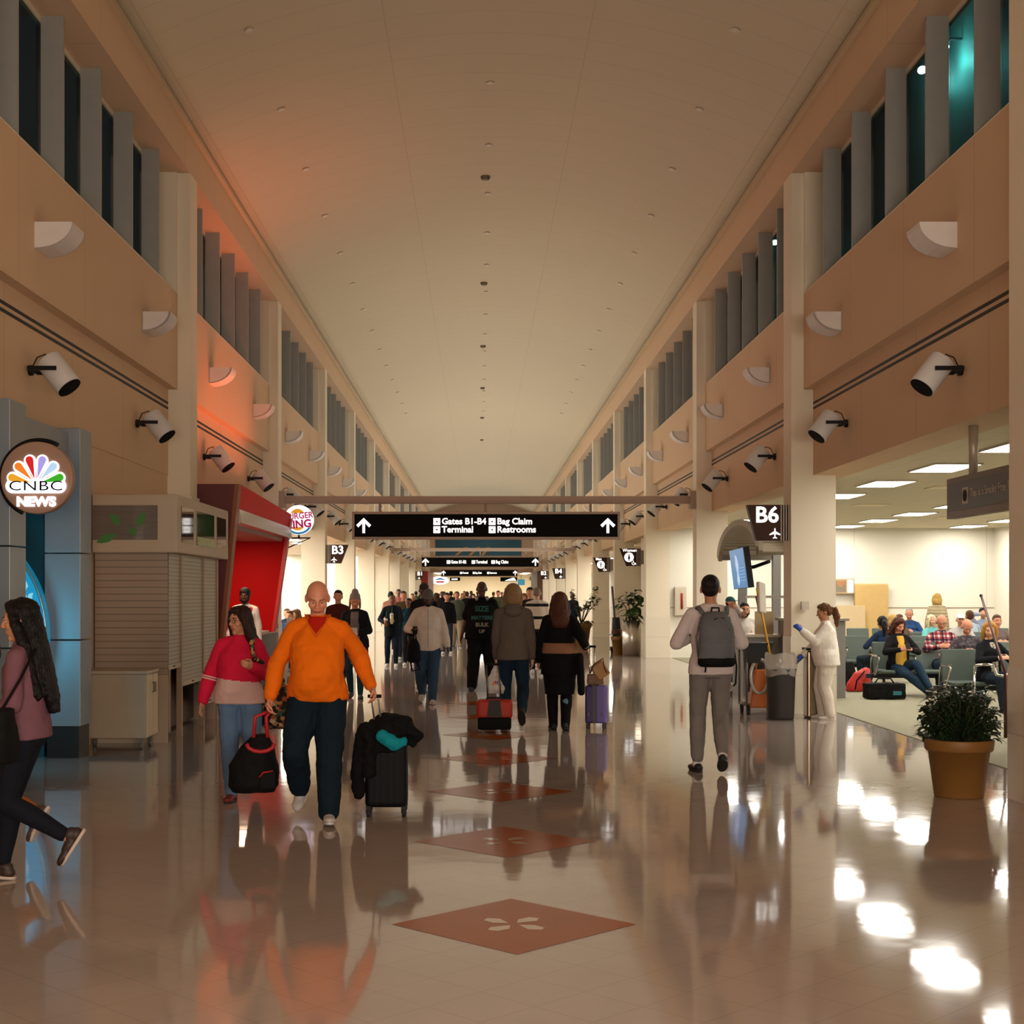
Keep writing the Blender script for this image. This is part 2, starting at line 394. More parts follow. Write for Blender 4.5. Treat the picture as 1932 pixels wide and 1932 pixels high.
        for x in (-1, 1): lock([(x*.066, .03, .07), (x*.09, .012, -.03), (x*.098, -.02, -.14), (x*.1, -.06, L*.8)], [.03, .034, .04, .034])
        h.loft([((0, -.05, .1), .07, .06), ((0, -.06, .0), .092, .068), ((0, -.08, -.12), .104, .062), ((0, -.105, L*.55), .112, .056), ((0, -.125, L*.85), .10, .046), ((0, -.13, L), .07, .03)], n=18, M4=HM)
        hd_disp = .03 if hair == 'curly' else .016
    elif hair == 'ponytail':
        hh((0, -.024, .045), (.085, .1, .088)); hh((0, -.06, .0), (.08, .058, .07)); hh((0, .026, .088), (.06, .05, .034))
        lock([(0, -.115, .03), (0, -.16, .0), (0, -.165, -.1), (0, -.14, -.22)], [.03, .05, .055, .03]); hd_disp = .03
    elif hair == 'bun':
        hh((0, -.024, .045), (.084, .1, .088)); hh((0, -.06, .0), (.08, .058, .07)); hh((0, .026, .088), (.06, .05, .034)); hh((0, -.045, .15), (.055, .055, .05)); hd_disp = .02
    elif hair == 'afro': hh((0, -.02, .05), (.092, .104, .094)); hd_disp = .008
    else: has = False
    if beard:
        hh((0, .035, -.075), (.058, .058, .05)); hh((0, .066, -.105), (.032, .026, .03))
        for x in (-1, 1): lock([(x*.068, .012, -.005), (x*.062, .03, -.06)], [.012, .02])
        has = True
    if has: soft(h, 'hair', hm, root, min(vox*1.1, .014), 2, disp=hd_disp, dscale=.035, s=s)
    else: h.bm.free()
    if hair == 'cap' or hair == 'capback':
        c = MB(); c.sph(HM @ Vector((0, -.014, .05)), (.084, .1, .085), hq); sgn = 1
        c.loft([((0, .1*sgn, .055), .07, .055), ((0, .11*sgn, .048), .075, .07), ((0, .11*sgn, .042), .07, .065)], M4=HM)
        soft(c, 'cap', extra['cap'], root, min(vox, .009), 1, s=s)
        h = MB(); h.sph(HM @ Vector((0, -.05, .0)), (.076, .058, .06), hq); soft(h, 'hair', hm or SK[skin], root, .01, 2, s=s)
    if hair == 'beanie':
        c = MB(); c.sph(HM @ Vector((0, -.02, .06)), (.092, .105, .095), hq); c.sph(HM @ Vector((0, -.04, .145)), (.058, .06, .05), hq)
        soft(c, 'knit_hat', extra['cap'], root, min(vox, .01), 2, disp=.008, dscale=.02, s=s)
    if hair == 'beanie':
        h = MB()
        for x in (-1, 1): h.cap(HM @ Vector((x*.07, -.01, .03)), .025, HM @ Vector((x*.08, -.03, -.13)), .02)
        h.cap(HM @ Vector((-.05, -.08, .0)), .03, HM @ Vector((.05, -.08, -.02)), .03)
        soft(h, 'hair', hm, root, min(vox, .012), 2, disp=.01, dscale=.03, s=s)
    if glasses:
        gl = MB()
        for x in (-1, 1):
            pts = [HM @ Vector((x*.033+.021*math.cos(a), .097-.004*abs(math.cos(a)), .004+.016*math.sin(a))) for a in [i*PI/7 for i in range(15)]]
            gl.tube(pts, .0022, 5); gl.tube([HM @ Vector((x*.054, .092, .008)), HM @ Vector((x*.08, .0, .012))], .002, 5)
        gl.tube([HM @ Vector((-.013, .097, .006)), HM @ Vector((.013, .097, .006))], .002, 5)
        o = gl.build('eyeglasses', M('spectacle frame', '2a2422', .3, metal=.4), root); o.scale = (s, s, s)
    # ---- top
    tm = topmat or cloth(top); L = loose
    t = MB()
    zc = 1.47 if collar else 1.44
    secs = [((0, .0, hem), (hw+.012+L+hemflare)*g, (.125+L+hemflare)*g), ((0, belly*.35, .97), (hw+.006+L)*g, (.122+L+belly*.35)*g), ((0, belly*.55, 1.06), (.15+L)*g, (.112+L+belly*.6)*g),
            ((0, .006+belly*.4, 1.2), (.158+L)*g, (.118+L*.8+belly*.35)*g), ((0, .006, 1.32), (.168*W+L*.6)*g, (.121+L*.6)*g), ((0, -.005, 1.385), .16*W+L*.4, .095+L*.4), ((0, -.012, zc-.025), .1, .076), ((0, -.01, zc+.015*collar), .067, .067)]
    t.loft(secs, M4=Mt, n=22)
    for k in 'LR':
        t.cap(U(0, -.012, 1.45), .052, sh[k]+Vector((0, 0, .004)), .052+L*.35)
        if sleeve == 'long':
            t.cap(sh[k], .052+L*.45, el[k], .047+L*.7); t.cap(el[k], .047+L*.7, wr[k]-(wr[k]-el[k]).normalized()*.015, .036+L*.5)
        elif sleeve == 'short': t.cap(sh[k], .053+L*.6, sh[k].lerp(el[k], .72), .052+L)
    if extra and 'top' in extra: extra['top'](t, U, J)
    J['top'] = soft(t, 'top', tm, root, vox*1.15, 4, disp=disp, dscale=.13, s=s)
    # ---- trousers
    bm_ = botmat or cloth(bottom); q = MB(); L = max(legloose, .004)
    if leglen is not None:
        q.loft([((0, -.005, .83), .13*g, .1*g), ((0, -.008, .92), (hw+L*.6)*g, (.124+L*.6)*g), ((0, 0, 1.02), (.152+L*.3)*g, (.112+L*.3+belly*.3)*g)], M4=Mp)
        for k in 'LR':
            q.cap(hip[k], (.094+L)*g, kn[k], .064+L)
            e = kn[k].lerp(ank[k], leglen); m = kn[k].lerp(ank[k], .35)+Vector((0, -.012, 0)); q.cap(kn[k], .063+L, m, .063+L); q.cap(m, .063+L, e, .044+L)
        J['bottom'] = soft(q, 'trousers', bm_, root, vox*1.15, 4, disp=disp*(.9 if L > .011 else .3), dscale=.1, s=s)
    if sock:
        q = MB()
        for k in 'LR': q.cap(kn[k].lerp(ank[k], .78), .042, ank[k]+Vector((0, 0, -.02)), .042); q.cap(ank[k], .04, J['fm'+k] @ Vector((0, .06, -.05)), .034)
        soft(q, 'socks', cloth(sock), root, vox, 2, s=s)
    # ---- shoes
    if shoes:
        for k in 'LR':
            fm = J['fm'+k]; S = lambda c, r: q.sph(fm @ Vector(c), r, fm.to_3x3()); q = MB()
            S((0, -.035, -.045), (.042, .052, .04)); S((0, .04, -.048), (.044, .075, .036)); S((0, .115, -.056), (.047, .07, .028))
            if not sock: S((0, -.02, -.012), (.042, .05, .035))
            sh_o = soft(q, 'shoe', M('shoe '+shoes, shoes, .6, var=.1), root, max(vox*.9, .007), 2, s=s)
            q = MB(); q.loft([((0, .04, -.086), .046, .135), ((0, .04, -.066), .049, .139)], M4=fm, n=16)
            o = q.build('sole', M('sole '+sole, sole, .7), sh_o); o.scale = (s, s, s)
    J['wr'] = wr; J['U'] = U; J['HM'] = HM; J['s'] = s; J['root'] = root; J['el'] = el; J['sh'] = sh; J['kn'] = kn
    rm = Matrix.Translation(loc) @ Matrix.Rotation(R(face), 4, 'Z') @ Matrix.Scale(s, 4); J['W'] = lambda v: rm @ Vector(v)
    J['RM'] = rm
    return J
# ---------------------------------------------------------------- the hall
C0, PIL0, PSTEP, PTH = .15, 11.23, 8.7, .5
END = 116.0
SIDES = (('left', -1), ('right', 1))
XX = lambda s, d: C0+s*d
pil = [PIL0+PSTEP*k for k in range(-2, 13)]           # near faces of the wall pillars
bays = [(a+PTH, b) for a, b in zip(pil, pil[1:])]       # bays[2] is the first one in view
wallm = grid_lines(M('painted wall', 'd6b693', .7, bump=.08, bs=300, var=.03, vs=1.5), 1, 2.175, .018, .80)
pilm = M('painted pillar', 'e8dcc4', .65, bump=.05, bs=300, var=.03, vs=1.5)
tilem = grid_lines(M('wall tile', 'e2d6c0', .35, var=.04, vs=3), 2, .53, .008, .7, axis2=1, period2=.6)
ceilm = grid_lines(M('vault panel', 'd2c4a6', .75, var=.02, vs=.6), 1, .72, .02, .88, axis2=0, period2=2.6, offset=1.2)
trimm = M('ceiling trim', 'cbb592', .6)
alu = M('brushed aluminium', '9a9186', .35, metal=.85, var=.1, vs=30)
chrome = M('polished chrome', 'c8c6c2', .12, metal=1)
black = M('matt black', '0a0909', .5, spec=.25); rubber = M('black rubber', '121212', .75)
white = M('white enamel', 'c9bfae', .4)
carpetm = M('lounge carpet', '98927a', .95, bump=.6, bs=400, var=.22, vs=60)
# floor: diagonal one-foot tiles, polished
fm = M('polished terrazzo', 'a6988e', .06, var=.08, vs=2.2, spec=.42)
grid_lines(fm, 0, .305, .006, .84, rot=R(45), axis2=1, period2=.305)
nt = fm.node_tree; pb = nt.nodes['Principled BSDF']
pb.inputs['IOR'].default_value = 1.55
tc = nn(nt, 'ShaderNodeTexCoord'); no = nn(nt, 'ShaderNodeTexNoise'); no.inputs['Scale'].default_value = 2.6; no.inputs['Detail'].default_value = 2
nt.links.new(tc.outputs['Object'], no.inputs['Vector']); bp = nn(nt, 'ShaderNodeBump'); bp.inputs['Strength'].default_value = .03; bp.inputs['Distance'].default_value = .03
nt.links.new(no.outputs['Fac'], bp.inputs['Height']); nt.links.new(bp.outputs[0], pb.inputs['Normal'])
MB().box((-14, -8, -.2), (14.3, 140, 0)).build('floor', fm, kind='structure', label='polished pale terrazzo floor of diagonal tiles', cat='floor')
# tan diamond inlays down the middle of the floor
inl = M('tan inlay', '96490c', .14, var=.08, vs=3, spec=.06); inl2 = M('pale inlay petal', 'b9a088', .07, var=.1, vs=8)
for k in range(7):
    Y = 7.27+2.44*k; b = MB(); r = .61
    b.poly([(-r, 0, .0015), (0, -r, .0015), (r, 0, .0015), (0, r, .0015)]); b.mi = 1
    for q in range(4):
        a = q*PI/2+PI/4; c, s_ = math.cos(a), math.sin(a); pts = []
        for u, v in ((.03, .005), (.09, .055), (.165, .05), (.185, .0), (.13, -.035)): pts.append((u*c-v*s_, u*s_+v*c, .0025))
        b.poly(pts)
    b.build('floor_inlay', [inl, inl2], kind='structure', loc=(C0+.02, Y, 0), label='tan diamond floor inlay with four pale petals, number %s along the hall' % ('one two three four five six seven'.split()[k]), cat='floor inlay')
# vaulted ceiling
def vz(x): return 8.95-.95*((x-C0)/4.11)**2
b = MB(); n = 28; rs = []
for y in [-8+4*i for i in range(32)]: rs.append([(XX(1, -4.11+8.22*i/n), y, vz(C0-4.11+8.22*i/n)) for i in range(n+1)])
b.rings(rs, cap=False, closed=False)
o = b.build('ceiling', ceilm, kind='structure', label='pale barrel-vaulted ceiling of curved panels', cat='ceiling')
sd = o.modifiers.new('thick', 'SOLIDIFY'); sd.thickness = .15; sd.offset = 1 if o.data.polygons[0].normal.z > 0 else -1
WIN0, WIN1, HEAD = 5.75, 7.4, 3.27
open_bays = {1: range(2, 5), -1: range(3, 14)}
for nm, s in SIDES:
    b = MB()
    b.box((XX(s, 4.11), -8, WIN1), (XX(s, 4.60), END, 8.3))
    b.box((XX(s, 4.28), -8, 4.44), (XX(s, 4.9), END, WIN0))
    b.box((XX(s, 4.41), -8, HEAD), (XX(s, 4.9), END, 4.44))
    for i, (a, c) in enumerate(bays):           # closed bays and recesses
        op = i in open_bays[s] or (s == 1 and i >= 7) or (s == -1 and i == 2)
        if not op and not (s == 1 and i in (5, 6)): b.box((XX(s, 4.41), a, 0), (XX(s, 4.9), c, HEAD))
    if s == -1: b.box((XX(s, 4.42), 15.05, 0), (XX(s, 4.9), bays[2][1], HEAD))
    b.build('wall_'+nm, wallm, kind='structure', label='cream %s wall of the concourse above the openings' % nm, cat='wall')
    b = MB(); b.box((XX(s, 4.04), -8, 7.94), (XX(s, 4.12), END, 8.0))
    b.build('trim_'+nm, trimm, kind='structure', label='slim pale edge trim along the %s side of the vault' % nm, cat='trim')
    for i, y in enumerate(pil):
        b = MB(); b.box((XX(s, 4.11), y, 1.06), (XX(s, 4.72), y+PTH, WIN1)); b.mi = 1
        b.box((XX(s, 4.10), y-.01, 0), (XX(s, 4.73), y+PTH+.01, 1.06)); b.mi = 0
        if s == -1 and i == 3: b.box((XX(s, 4.08), y-.03, 0), (XX(s, 4.75), y+PTH+.03, 2.98))
        if y > 5: b.build('pillar', [pilm, tilem], kind='structure', label='cream square wall pillar on the %s side, number %d from the near end' % (nm, i-1), cat='pillar')
# slot diffusers in the lower wall
k = 0
for nm, s in SIDES:
    for i, (a, c) in enumerate(bays):
        if i < 2 or i > 9: continue
        k += 1; b = MB()
        for z in (4.165, 4.235): b.box((XX(s, 4.405), a+.02, z), (XX(s, 4.43), c-.02, z+.032))
        b.build('trim_%d' % k, black, kind='structure', label='pair of black slot lines across bay %d of the %s wall' % (i-1, nm), cat='air slot')
# clerestory windows
finm = M('window fin', '9ea09a', .5, metal=.2); gl = bpy.data.materials.new('night glass'); gl.use_nodes = True; MATS['night glass'] = gl
nt = gl.node_tree; nt.nodes.remove(nt.nodes['Principled BSDF']); tr = nn(nt, 'ShaderNodeBsdfTransparent'); tr.inputs[0].default_value = (.58, .68, .68, 1)
g2 = nn(nt, 'ShaderNodeBsdfGlossy'); g2.inputs['Roughness'].default_value = .06; g2.inputs[0].default_value = (.5, .55, .55, 1)
no = nn(nt, 'ShaderNodeTexNoise'); no.inputs['Scale'].default_value = .6; mr = nn(nt, 'ShaderNodeMapRange'); mr.inputs['To Min'].default_value = .06; mr.inputs['To Max'].default_value = .16; nt.links.new(no.outputs['Fac'], mr.inputs['Value'])
mxs = nn(nt, 'ShaderNodeMixShader'); nt.links.new(mr.outputs[0], mxs.inputs[0]); nt.links.new(tr.outputs[0], mxs.inputs[1]); nt.links.new(g2.outputs[0], mxs.inputs[2])
nt.links.new(mxs.outputs[0], nt.nodes['Material Output'].inputs[0])
k = 0
for nm, s in SIDES:
    for i, (a, c) in enumerate(bays):
        if i < 1 or i > 12: continue
        k += 1
        root = empty('window_%d' % k, (XX(s, 4.28), a, WIN0), 0, 'dark clerestory window of six panes in bay %d of the %s wall' % (i-1, nm), 'window', kind='structure')
        b = MB(); b.box((0, 0, -.0), (s*.5, .05, WIN1-WIN0)); b.box((0, c-a-.05, 0), (s*.5, c-a, WIN1-WIN0)); b.box((s*.24, .05, 0), (s*.3, c-a-.05, .05)); b.box((s*.24, .05, WIN1-WIN0-.05), (s*.3, c-a-.05, WIN1-WIN0))
        b.box((0.0, .05, 0), (s*.24, c-a-.05, .012)); b.build('frame', pilm, root)
        ed = [.05]+[1.36+1.44*q for q in range(5)]+[c-a-.05]
        for y in ed[1:-1]: MB().box((s*.015, y-.02, .012), (s*.24, y+.02, WIN1-WIN0)).build('fin', finm, root)
        for y0, y1 in zip(ed, ed[1:]): MB().box((s*.26, y0, .05), (s*.27, y1, WIN1-WIN0-.05)).build('pane', gl, root)
# sconces and spot cans
ORD = 'first second third fourth fifth sixth seventh eighth ninth tenth eleventh twelfth thirteenth fourteenth fifteenth sixteenth seventeenth eighteenth nineteenth twentieth twenty-first twenty-second'.split()
scm = M('white plaster sconce', 'ddd6d0', .6); canm = M('pale grey can', 'd2cfcc', .45); inn = M('lamp reflector', '0c0b0a', .7, spec=.1)
def sconce():
    root = empty('wall_sconce'); b = MB(); n = 10; out = []; D, H_, L = .35, .24, .42
    for i in range(n+1):
        a = PI/2*i/n; out.append((D*math.cos(a)*1.0, -H_*math.sin(a)))
    inr = [(x*.93, z*.93) for x, z in out]
    rs = [[(x, -L/2, z) for x, z in out], [(x, L/2, z) for x, z in out]]
    b.rings([[(x, -L/2, z) for x, z in inr+[(0, 0)]], [(x, L/2, z) for x, z in inr+[(0, 0)]]][:0] or [rs[0]+[(x, -L/2, z) for x, z in inr[::-1]], rs[1]+[(x, L/2, z) for x, z in inr[::-1]]], smooth=False)
    b.build('shell', scm, root)
    for sg in (-1, 1): MB().prism([(0, 0), *out], .012, Matrix.Translation((0, sg*L/2-(0 if sg < 0 else .012), 0))).build('end_plate', scm, root)
    MB().box((0, -L/2, -.24), (.012, L/2, 0)).build('back_plate', scm, root)
    MB().cyl((.13, -.13, -.07), (.13, .13, -.07), .02).build('lamp_tube', M('frosted tube', 'd8cdb8', .5), root)
    return root
def spotcan():
    root = empty('spot_can'); ax = Vector((.62, -.12, -.78)).normalized(); c = Vector((.28, 0, -.03))
    b = MB(); p0, p1 = c-ax*.17, c+ax*.17; b.cyl(p0, p1, .125, .125, 20)
    b.build('can', canm, root, bevel=.008)
    MB().cyl(p1+ax*.001, p1+ax*.012, .118, .118, 20).build('mouth', inn, root)
    b = MB(); b.cyl((0, 0, 0), (.035, 0, 0), .05); b.box((.03, -.15, -.018), (.05, .15, .018))
    for sg in (-1, 1): b.box((.03, sg*.15-.008, -.02), (.30, sg*.15+.008, .02))
    b.build('yoke', black, root)
    b = MB(); b.tube([(.02, .02, .02), (.06, .05, .13), (.14, .04, .16), c-ax*.16], .007, 6); b.build('cable', black, root)
    return root
s0, c0_ = sconce(), spotcan(); first = [True]
for nm, s in SIDES:
    n = 0
    for i, (a, c) in enumerate(bays):
        if i < 1 or i > 12: continue
        for t in (2.0, 6.3):
            Y = a+t; n += 1
            if i >= 2:
                q = s0 if first[0] else copy_tree(s0); q.location = (XX(s, 4.28), Y, 5.10); q.rotation_euler = (0, 0, PI if s > 0 else 0)
                tag(q, 'white quarter-round wall sconce on the %s wall, %s from the near end' % (nm, ORD[n-3]), 'sconce', 'quarter-round sconces along the %s wall' % nm)
                if i < 11:
                    q2 = c0_ if first[0] else copy_tree(c0_); q2.location = (XX(s, 4.41), Y+.05, 3.76); q2.rotation_euler = (0, 0, PI if s > 0 else 0)
                    if s > 0: q2.scale = (1, -1, 1)
                    tag(q2, 'grey spot can on black yoke on the %s wall, %s from the near end' % (nm, ORD[n-3]), 'spotlight', 'spot cans along the %s wall' % nm)
                first[0] = False
# ceiling sprinklers and detectors
sprm = M('sprinkler cover', 'd2c2aa', .4)
for row, dx, y0 in (('left', -2.94, 17.6), ('right', 2.94, 17.6), ('middle', 0, 20.8)):
    for k in range(14):
        Y = y0+2.88*k; x = C0+dx; z = vz(x)
        b = MB(); b.cyl((0, 0, -.022), (0, 0, -.012), .052, .058, 14); b.cyl((0, 0, -.012), (0, 0, .03), .045)
        o = b.build('sprinkler_cover', sprm, loc=(x, Y, z), label='small round sprinkler cover, %s of the %s row on the vaulted ceiling' % (ORD[k], row), cat='sprinkler', group='sprinklers in the ceiling vault')
        o.rotation_euler = (0, math.atan(2*.95*dx/4.11**2), 0)
for k in range(6):
    b = MB(); b.loft([((0, 0, -.07), .05, .05), ((0, 0, -.05), .075, .075), ((0, 0, -.015), .085, .085), ((0, 0, .02), .085, .085)])
    b.build('smoke_detector', M('detector', '6f5f4d', .5), loc=(C0-.05, 25.5+8.7*k, vz(C0)), label='dark round smoke detector at the ridge of the vault, %s from the near end' % ORD[k], cat='smoke detector', group='smoke detectors along the ridge')
# ---------------------------------------------------------------- gate lounges
lwall = grid_lines(M('lounge wall', 'e8e2d2', .7, var=.02, vs=1), 0, 3.4, .02, .8, offset=.6)
lceil = grid_lines(M('ceiling tile', 'd8cdb6', .8, var=.04, vs=5), 0, .61, .012, .8, axis2=1, period2=.61)
tan = M('tan laminate', 'c2a064', .5)
dif = M('light panel', 'fff6e6', .5, emit='fffaf0', es=TROFFER); difoff = M('unlit panel', 'f0e2c0', .5)
def troffer():
    root = empty('ceiling_light')
    MB().box((-.29, -.59, -.02), (.29, .59, -.004)).build('diffuser', dif, root)
    b = MB()
    for x in (-.3, .3): b.box((x-.012, -.61, -.026), (x+.012, .61, .0))
    for y in (-.6, .6): b.box((-.31, y-.012, -.026), (.31, y+.012, .0))
    b.build('frame', white, root); return root
T0 = troffer(); tf = [True]
def place_troffer(x, y, z, where, n):
    q = T0 if tf[0] else copy_tree(T0); tf[0] = False; q.location = (x, y, z)
    tag(q, 'lit ceiling panel, %s, %s' % (where, n), 'ceiling light', 'light panels of the '+where)
# right lounge at gate B6
LY0, LY1, LX0, LX1, LZ = 11.3, 37.4, XX(1, 4.72), 13.2, 3.33
MB().box((LX0, LY0-.5, LZ), (LX1+.3, LY1+.3, LZ+.15)).build('ceiling_lounge_right', lceil, kind='structure', label='tiled ceiling of the right gate lounge', cat='ceiling')
MB().box((XX(1, 4.73), LY1, 0), (LX1+.3, LY1+.2, LZ)).build('wall_lounge_back', lwall, kind='structure', label='cream back wall of the right gate lounge', cat='wall')
MB().box((LX1, LY0-.5, 0), (LX1+.2, LY1, LZ)).build('wall_lounge_side', grid_lines(M('lounge side wall', 'e8e2d2', .7, var=.02), 1, 2.4, .02, .8), kind='structure', label='cream side wall of the right gate lounge', cat='wall')
MB().box((XX(1, 4.9), LY0-.7, 0), (LX1+.3, LY0-.5, LZ)).build('wall_lounge_near', lwall, kind='structure', label='near end wall of the right gate lounge', cat='wall')
MB().box((4.95, LY0-.5, 0), (LX1, LY1, .008)).build('floor_carpet', carpetm, kind='structure', label='grey-green carpet of the right gate lounge', cat='carpet')
MB().box((XX(1, 4.74), LY1-.012, 1.28), (LX1, LY1, 1.30)).build('trim_lounge_back', M('dado line', '9a8a68', .6), kind='structure', label='dado line on the lounge back wall', cat='trim')
for ix, x in enumerate((6.15, 9.1, 12.1)):
    for iy in range(8):
        place_troffer(x, 16.5+2.80*iy, LZ, 'right gate lounge', 'row %s out, %s from near end' % (ORD[ix], ORD[iy]))
for ix, x in enumerate((7.4, 10.4)):
    for iy in range(4):
        b = MB(); b.box((-.3, -.3, -.012), (.3, .3, 0))
        b.build('ceiling_diffuser', difoff, loc=(x, 18.4+4.6*iy, LZ), label='flat cream ceiling air panel in the right lounge, row %s, %s from the near end' % (ORD[ix], ORD[iy]), cat='ceiling panel', group='cream air panels in the lounge ceiling', bevel=.01)
# the lounges further along, and on the left
def far_lounge(s, y0, y1, dmax, where, cols, step=5.74):
    xa, xb = sorted((XX(s, 4.72), XX(s, dmax)))
    MB().box((xa, y0, LZ), (xb, y1, LZ+.15)).build('ceiling_'+where.replace(' ', '_'), lceil, kind='structure', label='tiled ceiling of the '+where, cat='ceiling')
    b = MB(); b.box((XX(s, dmax), y0, 0), (XX(s, dmax)+s*.2, y1, LZ)); b.build('wall_'+where.replace(' ', '_'), MATS['lounge side wall'], kind='structure', label='cream outer wall of the '+where, cat='wall')
    for q, yy in enumerate((y0, y1-.2)):
        if q == 0 and s == 1: continue
        MB().box((XX(s, 4.9), yy, 0), (XX(s, dmax), yy+.2, LZ)).build('wall_%s_%s' % (where.replace(' ', '_'), 'near' if q == 0 else 'end'), lwall, kind='structure', label='cream %s wall of the %s' % (('near', 'far')[q], where), cat='wall')
    n = int((y1-y0-2)/step)
    for ix, d in enumerate(cols):
        for iy in range(n+1):
            place_troffer(XX(s, d), y0+2+step*iy, LZ, where, 'row %s out, %s from near end' % (ORD[ix], ORD[iy]))
far_lounge(-1, 28.9, 63.4, 10.5, 'left gate lounge', (6.0, 9.0), 2.87)
far_lounge(-1, 63.5, 115.5, 8.5, 'far left gate lounge', (6.0,))
far_lounge(1, 55.0, 115.5, 9, 'far right gate lounge', (6.0,))
# restroom recess on the right, bays 5 and 6
b = MB(); b.box((XX(1, 6.2), 37.6, 0), (XX(1, 6.4), 55, LZ)); b.box((XX(1, 4.9), 54.8, 0), (XX(1, 6.2), 55, LZ)); b.box((XX(1, 4.5), 37.6, LZ), (XX(1, 6.4), 55, LZ+.15))
b.build('wall_restrooms', pilm, kind='structure', label='cream recess walls by the restroom entrances', cat='wall')
for k, Y in enumerate((42.0, 50.5)):
    b = MB(); b.box((XX(1, 4.6), Y-.9, 0), (XX(1, 5.0), Y+.9, HEAD)); b.build('wall_restroom_screen', tilem, kind='structure', label='cream tiled screen wall at the %s restroom' % ("women's", "men's")[k], cat='wall')
    b = MB(); b.box((XX(1, 6.14), Y+1.4, 0), (XX(1, 6.2), Y+2.4, 2.15)); b.build('door_%d' % (k+1), tan, kind='structure', label="tan flush door in the recess by the %s restroom" % ("women's", "men's")[k], cat='door')
    lamp('AREA', (XX(1, 5.5), Y, 3.2), 18, NEUT, .5)
# end of the hall: mural over a bright lobby
b = MB(); b.box((-5.4, END, 3.3), (5.7, END+.3, 9.2)); b.box((-9, END, 0), (-4.2, END+.3, 3.3)); b.box((4.5, END, 0), (9, END+.3, 3.3))
b.build('wall_end', M('end wall', 'b89a80', .7), kind='structure', label='pinkish beige wall closing the far end of the concourse', cat='wall')
b = MB(); b.box((-6, END+16, 0), (6.5, END+16.2, 3.6)); b.box((-6.2, END+.3, 0), (-6, END+16, 3.6)); b.box((6.5, END+.3, 0), (6.7, END+16, 3.6)); b.box((-6.2, END+.3, 3.4), (6.7, END+16.2, 3.6))
b.build('wall_lobby', M('lobby wall', 'ecdfbf', .7), kind='structure', label='bright cream lobby walls beyond the end of the concourse', cat='wall')
for k in range(4):
    for j, x in enumerate((-3.5, .2, 3.9)): place_troffer(x, END+2+3.6*k, 3.39, 'lobby beyond the concourse', 'column %s, row %s' % (ORD[j], ORD[k]))
MB().box((-5, -8.3, 0), (5.4, -8, 9.2)).build('wall_back', pilm, kind='structure', label='wall behind the near end of the concourse', cat='wall')
# ---------------------------------------------------------------- signs
sblack = M('sign face', '080706', .6, var=.05, spec=.1); glow = M('lit sign white', 'ffffff', .4, emit='fffdf8', es=1.35)
sbrown = M('brown sign face', '3a2014', .5, var=.25, vs=2, spec=.2); sframe = M('sign frame', 'a08a78', .45, metal=.3)
AT = lambda x, y, z: Matrix.Translation((x, y, z))
def arrow_poly(w, h):
    return [(-.09*w, -.5*h), (.09*w, -.5*h), (.09*w, .16*h), (.36*w, -.12*h), (.5*w, .03*h), (0, .5*h), (-.5*w, .03*h), (-.36*w, -.12*h), (-.09*w, .16*h)]
def plane_poly(w):
    h = [(.0, .5), (.05, .44), (.06, .2), (.5, -.08), (.5, -.18), (.06, -.06), (.045, -.32), (.19, -.43), (.19, -.5), (0, -.45)]
    return [(x*w, z*w) for x, z in h]+[(-x*w, z*w) for x, z in h[::-1]][:-1]
def fill(name, poly, mat, M4, parent, t=.006):
    me = bpy.data.curves.new('f', 'CURVE'); me.dimensions = '2D'; me.fill_mode = 'BOTH'; me.extrude = t/2
    sp = me.splines.new('POLY'); sp.points.add(len(poly)-1); sp.use_cyclic_u = True
    for p, q in zip(sp.points, poly): p.co = (q[0], q[1], 0, 1)
    o = bpy.data.objects.new('f', me); TMP.collection.objects.link(o)
    m = bpy.data.meshes.new_from_object(evaluated(o)); bpy.data.objects.remove(o); bpy.data.curves.remove(me)
    m.transform(M4 @ FRONT); m.materials.clear(); m.materials.append(mat)
    o = bpy.data.objects.new(name, m); COL.objects.link(o); o.parent = parent; return o
